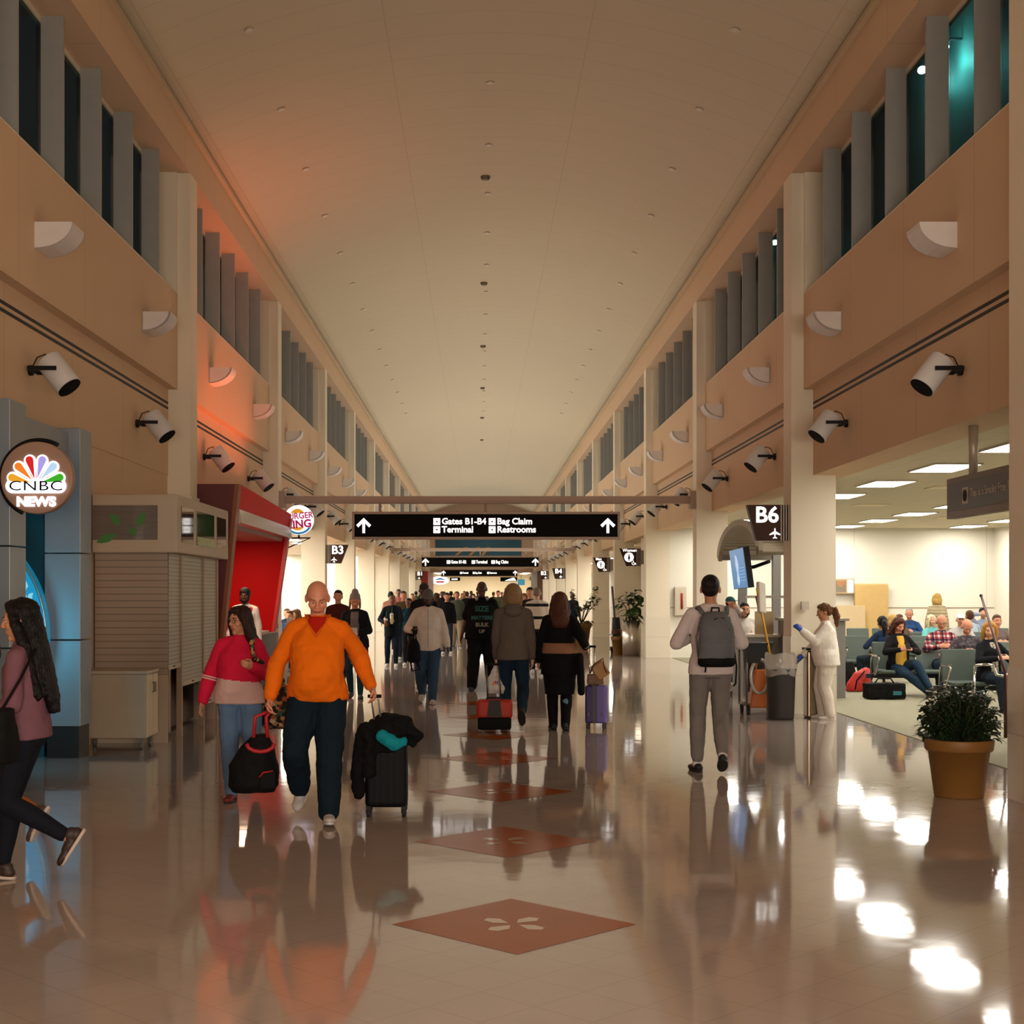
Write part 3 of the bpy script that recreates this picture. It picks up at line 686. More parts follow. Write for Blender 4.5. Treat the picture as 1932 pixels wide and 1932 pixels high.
def overhead(label, beamlabel, Z, x0, x1, zt, zb, lines, arrows, hang, beamz):
    b = MB(); b.box((XX(-1, 4.11), Z-.06, beamz-.075), (XX(1, 4.11), Z+.06, beamz+.075)); bar = empty('sign_beam', (0, 0, 0), 0, beamlabel, 'beam')
    b.build('bar', M('painted steel', 'a58d7b', .5, var=.05), bar, bevel=.01)
    for s in (-1, 1):
        b = MB(); b.box((XX(s, 4.11), Z-.17, beamz-.17), (XX(s, 4.0), Z+.17, beamz+.17))
        for dx in (.25, .42): b.cyl((XX(s, 4.11-dx), Z-.066, beamz+.02), (XX(s, 4.11-dx), Z-.058, beamz+.02), .014)
        b.build('end_plate', MATS['painted steel'], bar)
    root = empty('overhead_sign', ((x0+x1)/2, Z, 0), 0, label, 'sign'); cx = (x0+x1)/2; hw = (x1-x0)/2
    b = MB(); f = .05
    b.box((-hw, -.12, zb), (hw, .12, zb+f)); b.box((-hw, -.12, zt-f), (hw, .12, zt)); b.box((-hw, -.12, zb+f), (-hw+f, .12, zt-f)); b.box((hw-f, -.12, zb+f), (hw, .12, zt-f))
    b.build('frame', sframe, root, bevel=.006)
    MB().box((-hw+f, -.1, zb+f), (hw-f, .1, zt-f)).build('panel', sblack, root)
    for x in hang: MB().box((x-cx-.025, -.02, zt), (x-cx+.025, .02, beamz-.07)).build('hanger', MATS['painted steel'], root)
    for x, z, h in arrows: fill('arrow', arrow_poly(h*.98, h), glow, AT(x-cx, -.104, z), root)
    for x, z, h, s, sx in lines:
        b = MB(); q = h*.5; b.box((x-cx, -.108, z-q), (x-cx+2*q, -.1, z+q)); b.mi = 1; b.box((x-cx+q*.75, -.11, z-q*.2), (x-cx+q*1.25, -.1, z+q*.2)); b.build('pictogram', [glow, sblack], root)
        text(s, h*1.28, glow, AT(x-cx+2*q+h*.22, -.104, z) @ FRONT, root, align='LEFT', bold=.006*h/.17, sx=sx)
    return root
Z = 28.88; L = lambda px, py, h, s, sx=1.0: ((px-VX)/F*Z, CH+(VY-py)/F*Z, h, s, sx)
overhead('large black overhead sign with arrows, gates and bag claim, nearest of the three', 'pale steel beam carrying the nearest overhead sign', Z,
         (665-VX)/F*Z, (1169-VX)/F*Z, CH+(VY-966)/F*Z, CH+(VY-1018)/F*Z,
         [L(818, 984.5, .135, 'Gates B1-B4', 1.0), L(818, 999.8, .135, 'Terminal', 1.0), L(922, 984.5, .135, 'Bag Claim', 1.0), L(922, 999.8, .135, 'Restrooms', 1.0)],
         [((687-VX)/F*Z, CH+(VY-992)/F*Z, .30), ((1146-VX)/F*Z, CH+(VY-992)/F*Z, .30)], [(717-VX)/F*Z, (916-VX)/F*Z, (1114-VX)/F*Z], CH+(VY-943.5)/F*Z)
Z = 65.5
overhead('black overhead sign with one line of text, second down the hall', 'pale beam carrying the second overhead sign', Z,
         (794-VX)/F*Z, (1018-VX)/F*Z, CH+(VY-1050)/F*Z, CH+(VY-1071.5)/F*Z,
         [L(843, 1060.5, .155, 'Gates B1-B2', .68), L(890, 1060.5, .155, 'Terminal', .72), L(927, 1060.5, .155, 'Bag Claim', .72)],
         [((803-VX)/F*Z, CH+(VY-1060.5)/F*Z, .33), ((1010-VX)/F*Z, CH+(VY-1060.5)/F*Z, .33)], [(820-VX)/F*Z, (906-VX)/F*Z, (992-VX)/F*Z], CH+(VY-1037)/F*Z)
Z = 98.0
overhead('small black overhead sign under the second one, farthest down the hall', 'pale beam carrying the farthest overhead sign', Z,
         (832-VX)/F*Z, (977-VX)/F*Z, CH+(VY-1074)/F*Z, CH+(VY-1088)/F*Z,
         [L(868, 1081, .14, 'Terminal', .6), L(892, 1081, .14, 'Bag Claim', .6), L(919, 1081, .14, 'Restrooms', .6)],
         [((837-VX)/F*Z, CH+(VY-1081)/F*Z, .32), ((972-VX)/F*Z, CH+(VY-1081)/F*Z, .32)], [(850-VX)/F*Z, (960-VX)/F*Z], CH+(VY-1060)/F*Z)
def flag(label, s, Z, wtop, wbot, h, x_in, ztop, txt, size, kind, dark=True):
    """trapezoid gate flag: fixed edge at x_in on side s, reaching into the hall"""
    root = empty('gate_sign' if kind == 'gate' else 'restroom_sign', (x_in, Z, ztop), 0, label, 'sign')
    k = -s
    poly = [(0, 0), (k*wtop, 0), (k*wbot, -h), (0, -h)]
    MB().prism(poly, .14, AT(0, -.07, 0)).build('panel', sbrown, root, bevel=.004)
    b = MB()
    for i in range(4): b.box((k*(.005+.035*i), -.076, -h), (k*(.02+.035*i), .076, 0))
    b.build('mounting_rib', alu, root)
    b = MB(); b.box((0, -.04, -h*.9), (-k*.1, .04, -h*.1)); b.build('bracket', alu, root)
    if kind == 'gate':
        text(txt, size, glow, AT(k*(wtop*.5+.02), -.074, -h*.30) @ FRONT, root, bold=size*.022, sx=1.02)
        fill('plane_symbol', plane_poly(h*.3), glow, AT(k*wbot*.56 if s < 0 else k*wbot*.45, -.076, -h*.8), root)
    else:
        c = (k*wtop*.56, -h*.5)
        fill('symbol_disc', [(h*.27*math.cos(a), h*.27*math.sin(a)) for a in [i*PI/12 for i in range(24)]], glow, AT(c[0], -.076, c[1]), root)
        b = MB(); b.cyl((c[0], -.079, c[1]+h*.15), (c[0], -.086, c[1]+h*.15), h*.04); b.box((c[0]-h*.045, -.086, c[1]-h*.03), (c[0]+h*.045, -.079, c[1]+h*.1)); b.box((c[0]-h*.03, -.086, c[1]-h*.2), (c[0]+h*.03, -.079, c[1]-h*.03))
        if txt == 'Women': b.poly([(c[0]-h*.09, -.0865, c[1]-h*.09), (c[0]+h*.09, -.0865, c[1]-h*.09), (c[0], -.0865, c[1]+h*.1)])
        b.build('figure_symbol', sblack, root)
        b = MB(); a0 = (c[0]+h*.26, c[1]-h*.34); b.tube([(a0[0]+h*.09*math.cos(a), -.078, a0[1]+h*.09*math.sin(a)) for a in [R(140+20*i) for i in range(13)]], h*.018, 5)
        b.tube([(a0[0]-h*.02, -.078, a0[1]+h*.16), (a0[0], -.078, a0[1]+h*.02), (a0[0]+h*.1, -.078, a0[1]), (a0[0]+h*.14, -.078, a0[1]-h*.08)], h*.018, 5); b.build('wheelchair_symbol', glow, root)
        text(txt, size, glow, AT(k*wtop*.86, -.074, -h*.11) @ FRONT, root, align='LEFT', bold=size*.02)
    return root
def flagpx(label, s, Z, x_fix, x_tip, x_bot, yt, yb, txt, kind, size=None):
    f = Z/F; return flag(label, s, Z, abs(x_tip-x_fix)*f, abs(x_bot-x_fix)*f, (yb-yt)*f, XX(s, 4.11), CH+(VY-yt)*f, txt, size or (yb-yt)*f*.62, kind)
flagpx('brown B6 gate flag sign on the cream pillar beside the lounge', 1, 20.1, 1480, 1400, 1418, 953, 1020, 'B6', 'gate')
flagpx('brown B3 gate flag sign on the left pillar behind the bald man', -1, 37.5, 612, 655, 641, 1028, 1063, 'B3', 'gate')
flagpx('brown B4 gate flag sign, nearer of the two far right gate signs', 1, 72.4, 1062, 1037, 1042, 1072, 1092, 'B4', 'gate')
flagpx('small brown B2 gate flag sign left of the B4 sign', 1, 89.7, 1042, 1023, 1028, 1077, 1093, 'B2', 'gate')
flagpx('small brown B1 gate flag sign on the far left', -1, 89.7, 779, 796, 792, 1078, 1094, 'B1', 'gate')
q = flagpx("brown women's restroom flag sign near the silver planter", 1, 41.3, 1207, 1167, 1180, 1035, 1068, 'Women', 'restroom', .12); q.location.x = XX(1, 4.41)
q = flagpx("brown men's restroom flag sign further down the right wall", 1, 50.8, 1144, 1111, 1122, 1052, 1079, 'Men', 'restroom', .12); q.location.x = XX(1, 4.41)
# ---- round news sign on the left
Z = 12.28; f = Z/F
root = empty('news_sign', P(72, 902, Z), 0, 'round lit news sign with peacock logo on the grey storefront pier', 'sign'); r = 68*f
MB().cyl((0, -.05, 0), (0, .05, 0), r, n=56).build('disc', M('sign disc', '9c7a66', .5), root, bevel=.01)
b = MB(); b.tube([((r+.02)*math.cos(a), .03, (r+.02)*math.sin(a)) for a in [R(60+5*i) for i in range(38)]], .018, 6); b.build('rim', black, root)
MB().box((-.3, .05, -.05), (-.15, .12, .05)).build('bracket', alu, root)
pw = M('logo white', 'ffffff', .4, emit='f4f2ff', es=1.9)
def feather(L, w, n=14):      # a drop standing on its tip, length L
    pts = [(0, 0)]; rr = w/2; c = L-rr
    for i in range(n+1):
        a = -R(15)+(PI+R(30))*i/n; pts.append((rr*math.cos(a), c+rr*math.sin(a)))
    return pts
def peacock(root, M4, k, em=True):
    cols = (('yellow', 'd99a1c'), ('orange', 'e0761a'), ('red', 'c01818'), ('violet', '9a92dc'), ('blue', 'a8cbe8'), ('green', '2ca01c'))
    for i, (nm, c) in enumerate(cols):
        a = R(-75+30*i); m = M4 @ Matrix.Rotation(a, 4, 'Y') @ AT(0, 0, .12*k)
        if em: fill('feather_outline', feather(.92*k, .40*k), pw, m @ AT(0, .0, -.03*k), root)
        fill('feather', feather(.80*k, .26*k), M('feather '+nm, c, .5, emit=c, es=.75 if em else 0), m @ AT(0, -.008, .04*k), root)
    return root
k = 56*f
peacock(root, AT(0, -.056, -12*f), k*1.0)
b = MB(); n = 12
pill = [(58*f*sg+9*f*math.cos(a), 0) for sg, a in ()]
def pillpoly(w, h, n=10): return [(w-h+h*math.cos(R(-90+180*i/n)), h*math.sin(R(-90+180*i/n))) for i in range(n+1)]+[(-w+h+h*math.cos(R(90+180*i/n)), h*math.sin(R(90+180*i/n))) for i in range(n+1)]
fill('letter_plate', pillpoly(57*f, 13.5*f), pw, AT(0, -.062, -16*f), root)
text('CNBC', 21*f*1.25, M('ink', '121022', .6, spec=.1), AT(0, -.068, -16.5*f) @ FRONT, root, sx=1.36, space=1.08)
text('NEWS', 21*f*1.15, pw, AT(0, -.058, -46*f) @ FRONT, root, bold=.006, sx=1.1)
# ---- round burger sign
Z = 27.9; f = Z/F
root = empty('burger_sign', P(564, 981, Z), 0, 'round white burger restaurant sign above the red counter', 'sign'); r = 28*f
MB().cyl((0, -.06, 0), (0, .06, 0), r, n=40).build('disc', M('lit sign disc', 'f4f2f0', .4, emit='f4f4ff', es=1.0), root, bevel=.01)
bun = M('bun yellow', 'e0a020', .5, emit='e0a020', es=.7); mag = M('burger letters', 'b01858', .5, emit='b01858', es=.5); blu = M('swoosh blue', '2a86b4', .5, emit='2a86b4', es=.6)
def seg(r, a0, a1, n=14): return [(r*math.cos(R(a0+(a1-a0)*i/n)), r*math.sin(R(a0+(a1-a0)*i/n))) for i in range(n+1)]
fill('bun_top', [(x*.72-.02, z*.9) for x, z in seg(r*.82, 38, 142)], bun, AT(0, -.065, 0), root)
fill('bun_base', [(x*.75-.02, z*.9) for x, z in seg(r*.8, 222, 318)], bun, AT(0, -.065, 0), root)
fill('swoosh', seg(r*.98, 180, 330)+seg(r*.84, 322, 190), blu, AT(0, -.064, 0), root)
text('BURGER', .165, mag, AT(0, -.068, .07) @ Matrix.Rotation(-R(5), 4, 'Y') @ FRONT, root, bold=.003, sx=.9)
text('KING', .205, mag, AT(0, -.068, -.09) @ Matrix.Rotation(-R(5), 4, 'Y') @ FRONT, root, bold=.007)
b = MB(); b.cyl((0, 0, -r-.06), (0, 0, -r+.01), .02); b.tube([(-.6, 0, -r-.06), (.22, 0, -r-.06), (-.28, 0, -r-.28), (-.6, 0, -r-.4)], .016, 6); b.build('bracket', M('dark steel', '4a4048', .4, metal=.6), root)
# ---- smoke free sign in the lounge opening
zt, zb = 2.80, 2.40; y0, y1 = 12.0, 14.7; X = 4.76
root = empty('smoke_free_sign', (X, 14.05, LZ), 0, 'dark hanging smoke free notice in the lounge opening above the plant', 'sign')
MB().cyl((0, 0, zt-LZ), (0, 0, 0), .045).build('pole', M('pale steel pole', 'b8ac9a', .35, metal=.3), root)
MB().box((-.05, y0-14.05, zb-LZ), (.05, y1-14.05, zt-LZ)).build('frame', M('bronze frame', '6a5a4c', .45, metal=.3), root, bevel=.005)
MB().box((-.056, y0-14.0, zb-LZ+.07), (-.05, y1-14.1, zt-LZ-.05)).build('panel', M('sign charcoal', '241e18', .4), root)
ROTL = Matrix.Rotation(R(-90), 4, 'Z') @ FRONT          # read from -x
dim = M('unlit letters', 'b4a898', .5)
text('This is a Smoke Free F', .115, dim, AT(-.058, y1-14.05-.72, (zt+zb)/2-LZ+.01) @ ROTL, root, align='LEFT')
b = MB(); b.box((-.06, y1-14.05-.66, zb-LZ+.12), (-.056, y1-14.05-.5, zt-LZ-.12)); b.mi = 1; b.cyl((-.062, y1-14.05-.58, (zt+zb)/2-LZ), (-.058, y1-14.05-.58, (zt+zb)/2-LZ), .06); b.build('no_smoking_symbol', [dim, sblack], root)
# ---- far end: mural, shop signs, screens
mur = M('mural sea', '1c4a58', .6, var=.5, vs=.5)
root = empty('mural', (0, END-.09, 4.4), 0, 'large dark teal painted mural over the far end of the hall', 'mural')
MB().box((-3.5, 0, .25), (3.3, .04, 2.35)).build('canvas', mur, root)
for x, w_ in ((-2.0, .5), (-.9, .35), (.1, .15)): fill('painted_shape', [(x, .3), (x+.25, .3), (x+w_+.6, .98), (x+w_+.2, .9)], M('mural ochre', 'a07038', .6), AT(0, -.006, 0), root)
def shopsign(name, px0, px1, py0, py1, Z, mat, label, oval=False, extra=None):
    a, c = P(px0, py1, Z), P(px1, py0, Z); root = empty(name, (a+c)/2, 0, label, 'sign'); h = (c-a)/2
    if oval:
        b = MB(); b.cyl((0, -.08, 0), (0, .08, 0), 1, n=32); o = b.build('panel', mat, root); o.scale = (h.x, 1, h.z)
    else: MB().box((-h.x, -.08, -h.z), (h.x, .08, h.z)).build('panel', mat, root, bevel=.01)
    MB().cyl((0, 0, h.z-.02), (0, 0, 3.3-root.location.z), .02, n=8).build('hanger', alu, root)
    if extra: extra(root, h)
    return root
def wave(root, h):
    fill('mountain_mark', [(-h.x*.7, 0), (-h.x*.3, h.z*.4), (0, h.z*.6), (h.x*.35, h.z*.35), (h.x*.7, 0), (0, h.z*.2)], M('mark blue', '3a6ab8', .5, emit='3a6ab8', es=.5), AT(0, -.085, 0), root)
    fill('red_mark', [(-h.x*.5, -h.z*.2), (h.x*.5, -h.z*.2), (h.x*.4, -h.z*.55), (-h.x*.4, -h.z*.55)], M('mark red', 'c02838', .5, emit='c02838', es=.5), AT(0, -.085, 0), root)
shopsign('oval_shop_sign', 814, 847, 1087, 1103, 116.15, glow, 'white oval shop sign with blue and red marks at the far left', True, wave)
shopsign('shop_sign', 849, 868, 1089.5, 1096, 116.15, sblack, 'small black shop sign right of the white oval sign', False, lambda r_, h: fill('white_mark', [(-h.x*.7, -h.z*.4), (h.x*.5, -h.z*.4), (h.x*.5, h.z*.4), (-h.x*.7, h.z*.3)], glow, AT(0, -.085, 0), r_))
shopsign('shop_sign', 944, 976, 1089, 1097, 116.15, sblack, 'small black shop sign with white marks below the farthest overhead sign', False, lambda r_, h: fill('white_mark', [(-h.x*.5, -h.z*.7), (h.x*.9, -h.z*.7), (h.x*.6, h.z*.8), (-h.x*.1, 0)], glow, AT(0, -.085, 0), r_))
shopsign('oval_board', 998, 1016, 1086, 1097, 116.15, M('pale board', 'c8b8a0', .5), 'plain pale oval board above the striped sweater man', True)
scr = M('screen blue', '2468a8', .3, emit='2a88c4', es=.6, var=.1); scr2 = M('screen teal', '2a6a80', .3, emit='48a0b8', es=.6)
shopsign('wall_screen', 977, 990, 1093, 1104, 116.15, scr2, 'small teal screen beside the far right shops')
b = MB(); b.box((-5.5, 100, 0), (-3.55, 112, 3.2)); b.build('wall_shop_left', M('shop red', '9a2a22', .5), kind='structure', label='dark red shop front at the far left end of the hall', cat='shop front')
b = MB(); b.box((3.95, 100, 0), (5.4, 112, 3.2)); b.build('wall_shop_right', M('shop brown', '6a4e44', .5), kind='structure', label='brown shop front at the far right end of the hall', cat='shop front')
shopsign('poster_board', 1002, 1010, 1099.5, 1109, 116.15, M('poster white', 'd8d2c8', .5), 'white poster below the pale oval board')
# ---------------------------------------------------------------- left storefronts
pierm = M('blue grey panel', '8a9298', .4, metal=.25, var=.05); pierside = M('grey panel', '8f857c', .45, metal=.2)
kick = M('dark kick plate', '1c1a18', .4)
def pier(y0, y1, x0, x1, zt, label):
    root = empty('storefront_pier', ((x0+x1)/2, y0, 0), 0, label, 'pier', kind='structure'); b = MB(); hw = (x1-x0)/2
    for za, zc in ((.32, 1.18), (1.19, 2.05), (2.06, zt)): b.box((-hw, 0, za), (hw, y1-y0, zc))
    b.build('cladding', pierm, root, bevel=.006)
    MB().box((-hw+.02, .02, 0), (hw-.02, y1-y0-.02, .32)).build('kick_plate', kick, root)
pier(12.38, 12.82, -4.9, -3.99, 3.31, 'blue grey storefront pier behind the round news sign')
pier(14.6, 15.02, -4.36, -4.0, 3.31, 'blue grey storefront pier beside the closed kiosk')
MB().box((-4.32, 12.83, 2.95), (-4.12, 14.59, 3.26)).build('storefront_header', pierm, label='grey header panel between the two storefront piers', cat='header')
b = MB(); b.box((-8, 14.72, 0), (-4.4, 14.85, 3.2)); b.box((-8.1, 11.8, 0), (-8, 14.72, 3.2)); b.box((-8, 11.6, 3.2), (-4.8, 14.85, 3.3))
b.build('wall_storefront', M('dark teal panel', '0f4650', .4), kind='structure', label='dark teal walls inside the news storefront', cat='wall')
g = M('globe blue', '1a8fb8', .4, emit='1f9cc8', es=.38, var=.5, vs=3)
root = empty('globe_display', (-5.5, 14.42, 1.25), 0, 'glowing blue earth disc inside the news storefront', 'display'); r = 1.2
MB().cyl((0, -.04, 0), (0, .2, 0), r, n=80).build('globe', g, root)
b = MB(); b.tube([((r+.015)*math.cos(a), -.03, (r+.015)*math.sin(a)) for a in [R(-90+5*i) for i in range(37)]], .014, 6); b.build('rim', M('rim silver', '8ab0b8', .3, metal=.6), root)
b = MB(); random.seed(4)
for q in range(26):
    rr_, aa_, q_ = random.uniform(.98, 1.14), random.uniform(-.35, .75), random.uniform(.02, .07); cx, cz = rr_*math.cos(aa_), rr_*math.sin(aa_)
    if (cx+q_*1.5)**2+cz*cz < 1.42: b.poly([(cx+q_*random.uniform(.6, 1.3)*math.cos(a), -.044, cz+q_*1.6*random.uniform(.5, 1.3)*math.sin(a)) for a in [R(40*i) for i in range(9)]])
b.build('cloud_shape', M('globe cloud', '9ac8d4', .4, emit='9ad8e8', es=.5), root)
lamp('AREA', (-4.75, 13.1, 1.2), 9, (.12, .70, 1.0), .6, (R(90), 0, R(-22)))
# ---- closed kiosk
km = M('kiosk cream', 'b7a48c', .5, var=.04); slat = grid_lines(M('slatwall', 'a08c78', .55, var=.04), 2, .0745, .012, .55); shutm = grid_lines(M('roller shutter', 'a59a88', .45, metal=.2), 2, .045, .012, .6)
root = empty('kiosk', (-4.2, 16.1, 0), 0, 'closed cream kiosk with roller shutters and a leaf panel', 'kiosk')
kx0, kx1, ky = -.05, .75, 3.1      # local extents
b = MB(); b.box((kx0, 0, .75), (kx1, .06, 2.12)); b.build('slat_wall', slat, root)
MB().box((kx0, .0, 0), (kx1, .06, .75)).build('plinth', km, root); MB().box((kx0, ky-.06, 0), (kx1-.03, ky, 2.12)).build('end_wall', km, root)
b = MB(); b.box((kx0, -.12, 2.10), (kx1+.13, ky+.05, 2.74)); b.build('header', km, root, bevel=.012)
b = MB(); b.box((kx0, -.125, 2.24), (kx1-.08, -.115, 2.62)); b.build('wood_panel', M('weathered wood', '6e6258', .3, var=.35, vs=6, stretch=(.6, 1, 14), coat=.4), root)
leafm = M('leaf green', '3f7a34', .5); 
for (x, z, a, L) in ((.02, 2.38, 28, .19), (-.16, 2.4, -40, .17), (-.2, 2.30, -112, .24)):
    m = AT(x+.42, -.127, z) @ Matrix.Rotation(R(a), 4, 'Y')
    fill('leaf_emblem', [(0, 0), (.035, L*.25), (.045, L*.5), (.03, L*.78), (0, L), (-.03, L*.78), (-.045, L*.5), (-.035, L*.25)], leafm, m, root)
fill('leaf_emblem', [(.045*math.cos(a), .045*math.sin(a)) for a in [i*PI/8 for i in range(16)]], leafm, AT(.40, -.127, 2.33), root)
pcol = (('poster wine', '3a1c14'), ('poster green', '46662c'), ('poster plant', '5a4838'))
for i, (y0, y1) in enumerate(((.12, .78), (1.0, 2.1), (2.3, 2.95))):
    MB().box((kx1+.128, y0, 2.22), (kx1+.136, y1, 2.62)).build('poster', M(pcol[i][0], pcol[i][1], .06, var=.5, vs=5, coat=.6), root)
MB().box((kx1+.13, 1.0, 2.22), (kx1+.139, 2.1, 2.32)).build('poster', M('poster lime', '8a9a3c', .2, var=.4, vs=9), root)
posts = (0, .80, 2.15, ky)
for y in posts: MB().box((kx1-.06, y-.03 if y else .06, 0), (kx1, y+.04, 2.12)).build('post', M('kiosk post', '9c8368', .5), root)
for (y0, y1, z0) in ((.05, .77, .85), (.86, 2.12, .62), (2.2, 3.05, .3)):
    sh = MB().box((kx1-.045, y0, z0), (kx1-.02, y1, 2.1)).build('shutter', shutm, root)
    MB().box((kx1-.05, y0, z0-.05), (kx1-.01, y1, z0)).build('bottom_rail', km, sh)
    MB().cyl((kx1-.01, (y0+y1)/2-.06, z0-.02), (kx1-.01, (y0+y1)/2+.06, z0-.02), .008, n=6).build('pull_handle', black, sh)
MB().box((kx0+.1, .1, .05), (kx1-.12, .75, .80)).build('counter', km, root); MB().box((kx0+.1, .9, .03), (kx1-.3, ky-.1, .7)).build('inner_cabinet', M('dark wood cabinet', '3a1c10', .4), root)
# ---- cart in front of the kiosk
root = empty('storage_cart', (-3.88, 15.38, 0), 0, 'low cream storage cart on casters in front of the kiosk', 'cart')
MB().box((-.36, 0, .12), (.36, .52, .80)).build('body', M('cart cream', 'a8977f', .5), root, bevel=.01)
MB().box((-.38, -.02, .80), (.38, .54, .835)).build('top', M('cart top', 'b09e86', .45), root, bevel=.008)
for y in (.02, .27): 
    d = MB().box((.36, y, .14), (.375, y+.23, .79)).build('door', M('cart door', 'c8b694', .5), root)
    MB().tube([(.375, y+(.2 if y < .2 else .03), .6), (.395, y+(.2 if y < .2 else .03), .6), (.395, y+(.2 if y < .2 else .03), .7), (.375, y+(.2 if y < .2 else .03), .7)], .005, 6).build('handle', black, d)
for x in (-.3, .3):
    for y in (.06, .46):
        b = MB(); b.cyl((x-.015, y, .04), (x+.015, y, .04), .04); b.box((x-.02, y-.02, .04), (x+.02, y+.02, .12)); b.build('caster', M('grey caster', '6a655f', .4), root)
# ---- red burger counter
red = M('burger red', 'a40404', .6, var=.06, spec=.1); dred = M('dark red side', '5a0f0c', .45); orn = M('wood edge', '8a4a22', .5)
def fin(y, xt, xb, zt, zb, w, label, edge):
    root = empty('slanted_red_wall', (xb, y, 0), 0, label, 'wall panel'); d = xt-xb
    MB().prism([(-w, zb), (0, zb), (d, zt), (-w, zt+.0)], .22).build('panel', dred if edge else red, root, bevel=.004)
    MB().prism([(0, zb), (.05, zb), (d+.06, zt), (d, zt)], .24, AT(0, -.01, 0)).build('edge', orn if edge else M('red edge', 'b81a14', .4), root)
fin(20.6, -3.46, -3.78, 3.2, 0, .9, 'dark red slanted wall with wooden edge beside the kiosk', True)
fin(26.6, -3.50, -3.80, 3.02, .95, 2.0, 'bright red slanted wall behind the bearded man', False)
MB().box((-5.3, 20.9, 0), (-5.2, 28.5, 3.2)).build('red_back_wall', red, label='red back wall of the burger counter', cat='wall panel')
root = empty('red_canopy', (-3.9, 20.85, 0), 0, 'red canopy with silver band above the burger counter', 'canopy')
MB().rings([[(-1.35, 0, 2.84), (.44, 0, 2.84), (.5, 0, 3.2), (-1.35, 0, 3.2)], [(-1.35, 5.9, 2.84), (.40, 5.9, 2.84), (.45, 5.9, 3.1), (-1.35, 5.9, 3.1)]], smooth=False).build('fascia', M('canopy red', 'e00c06', .55, spec=.15), root)
MB().rings([[(.3, 0, 2.66), (.5, 0, 2.66), (.46, 0, 2.86), (.3, 0, 2.86)], [(.3, 5.9, 2.66), (.46, 5.9, 2.66), (.43, 5.9, 2.86), (.3, 5.9, 2.86)]], smooth=False).build('silver_band', M('silver band', 'b4a898', .25, metal=.8), root)
MB().box((-1.35, .0, 2.6), (.3, 5.9, 2.68)).build('soffit', M('canopy soffit', '8a5048', .5), root)
lamp('AREA', (-3.25, 23.7, 3.3), 34, (1, .20, .07), .3, (PI, R(-20), 0), size_y=5.2, spread=R(100))          # red neon on top of the canopy
lamp('AREA', (-4.2, 23.7, 2.58), 100, (1, .72, .5), .8, (0, 0, 0), size_y=4.0)               # canopy downlight
root = empty('service_counter', (-4.3, 24.6, 0), 0, 'white topped counter with a black board beside the red wall', 'counter')
MB().box((-.7, 0, .0), (.42, 3.2, .92)).build('body', M('counter dark', '241c1c', .4), root); MB().box((-.72, -.03, .92), (.46, 3.24, .98)).build('top', M('counter white', 'b8aca4', .4), root, bevel=.01)
bd = MB().box((.0, -.05, .45), (.38, -.02, .86)).build('menu_board', M('chalk board', '12100f', .5), root)
text('SH', .15, M('chalk', 'c8c0b4', .8), AT(.19, -.055, .62) @ FRONT, bd)
b = MB(); b.rings([[(.52, 2.6, 0), (.66, 2.6, 0), (.78, 2.6, 1.2), (.68, 2.6, 1.2)], [(.52, 2.75, 0), (.66, 2.75, 0), (.78, 2.75, 1.2), (.68, 2.75, 1.2)]], smooth=False)
b.build('slanted_rail', M('pale rail', 'b0a498', .4), label='pale slanted end rail below the red wall', cat='rail', loc=(-4.25, 24.4, 0))
# ---------------------------------------------------------------- right side: gate podium, cleaning things, planters, seats
cream = M('podium cream', 'b8a078', .5); gry = M('podium grey', '77726c', .5, metal=.2); slatc = grid_lines(M('canopy slat', 'a89c88', .5), 1, .09, .03, .5)
root = empty('gate_canopy', (4.35, 24.5, 0), 0, 'arched slatted canopy on grey posts over the gate podium', 'canopy')
rs = []
arc = [(math.cos(R(180-180*i/20))*1.95, math.sin(R(180-180*i/20))*.56+2.3) for i in range(21)]
MB().rings([[(0, y, z) for y, z in arc]+[(0, y*.94, z-.05) for y, z in arc[::-1]], [(1.0, y, z) for y, z in arc]+[(1.0, y*.94, z-.05) for y, z in arc[::-1]]], smooth=False).build('vault', slatc, root)
b = MB(); b.rings([[(-.04, y*1.02, z+.02) for y, z in arc]+[(-.04, y*.93, z-.07) for y, z in arc[::-1]], [(.03, y*1.02, z+.02) for y, z in arc]+[(.03, y*.93, z-.07) for y, z in arc[::-1]]], smooth=False); b.build('arch_rim', M('canopy rim', '9c9080', .45, metal=.3), root)
MB().box((.4, -2.0, 2.28), (1.02, -1.9, 2.55)).build('fascia', slatc, root)
for (x, y) in ((.32, 1.4), (.75, -1.8), (.92, 1.4)): MB().box((x-.07, y-.07, 0), (x+.07, y+.07, 2.5)).build('post', gry, root)
b = MB(); b.box((-.2, -1.8, 1.58), (.75, -1.75, 1.62)); b.build('shelf_rail', alu, root)
for z in (2.12, 1.75): MB().box((.78, -1.78, z), (1.1, -1.3, z+.04)).build('shelf_bracket', gry, root)
tl, tr_, br, bl = P(1376, 1040, 24.0), P(1402, 1033, 22.8), P(1412, 1108, 22.8), P(1385, 1111, 24.0)
nrm = (tr_-tl).cross(bl-tl).normalized(); nrm = nrm if nrm.x > 0 else -nrm
root = empty('screen', (tl+tr_+br+bl)/4, 0, 'tilted blue gate information screen beside the podium', 'screen'); o_ = root.location.copy()
Q = [p-o_ for p in (tl, tr_, br, bl)]
b = MB(); b.rings([[p*1.03 for p in Q], [p*1.03+nrm*.09 for p in Q]], smooth=False); b.build('housing', black, root)
b = MB(); b.poly([p-nrm*.004 for p in Q]); b.build('display', scr, root)
def on(u, v): return (Q[0]*(1-u)*(1-v)+Q[1]*u*(1-v)+Q[2]*u*v+Q[3]*(1-u)*v)-nrm*.008
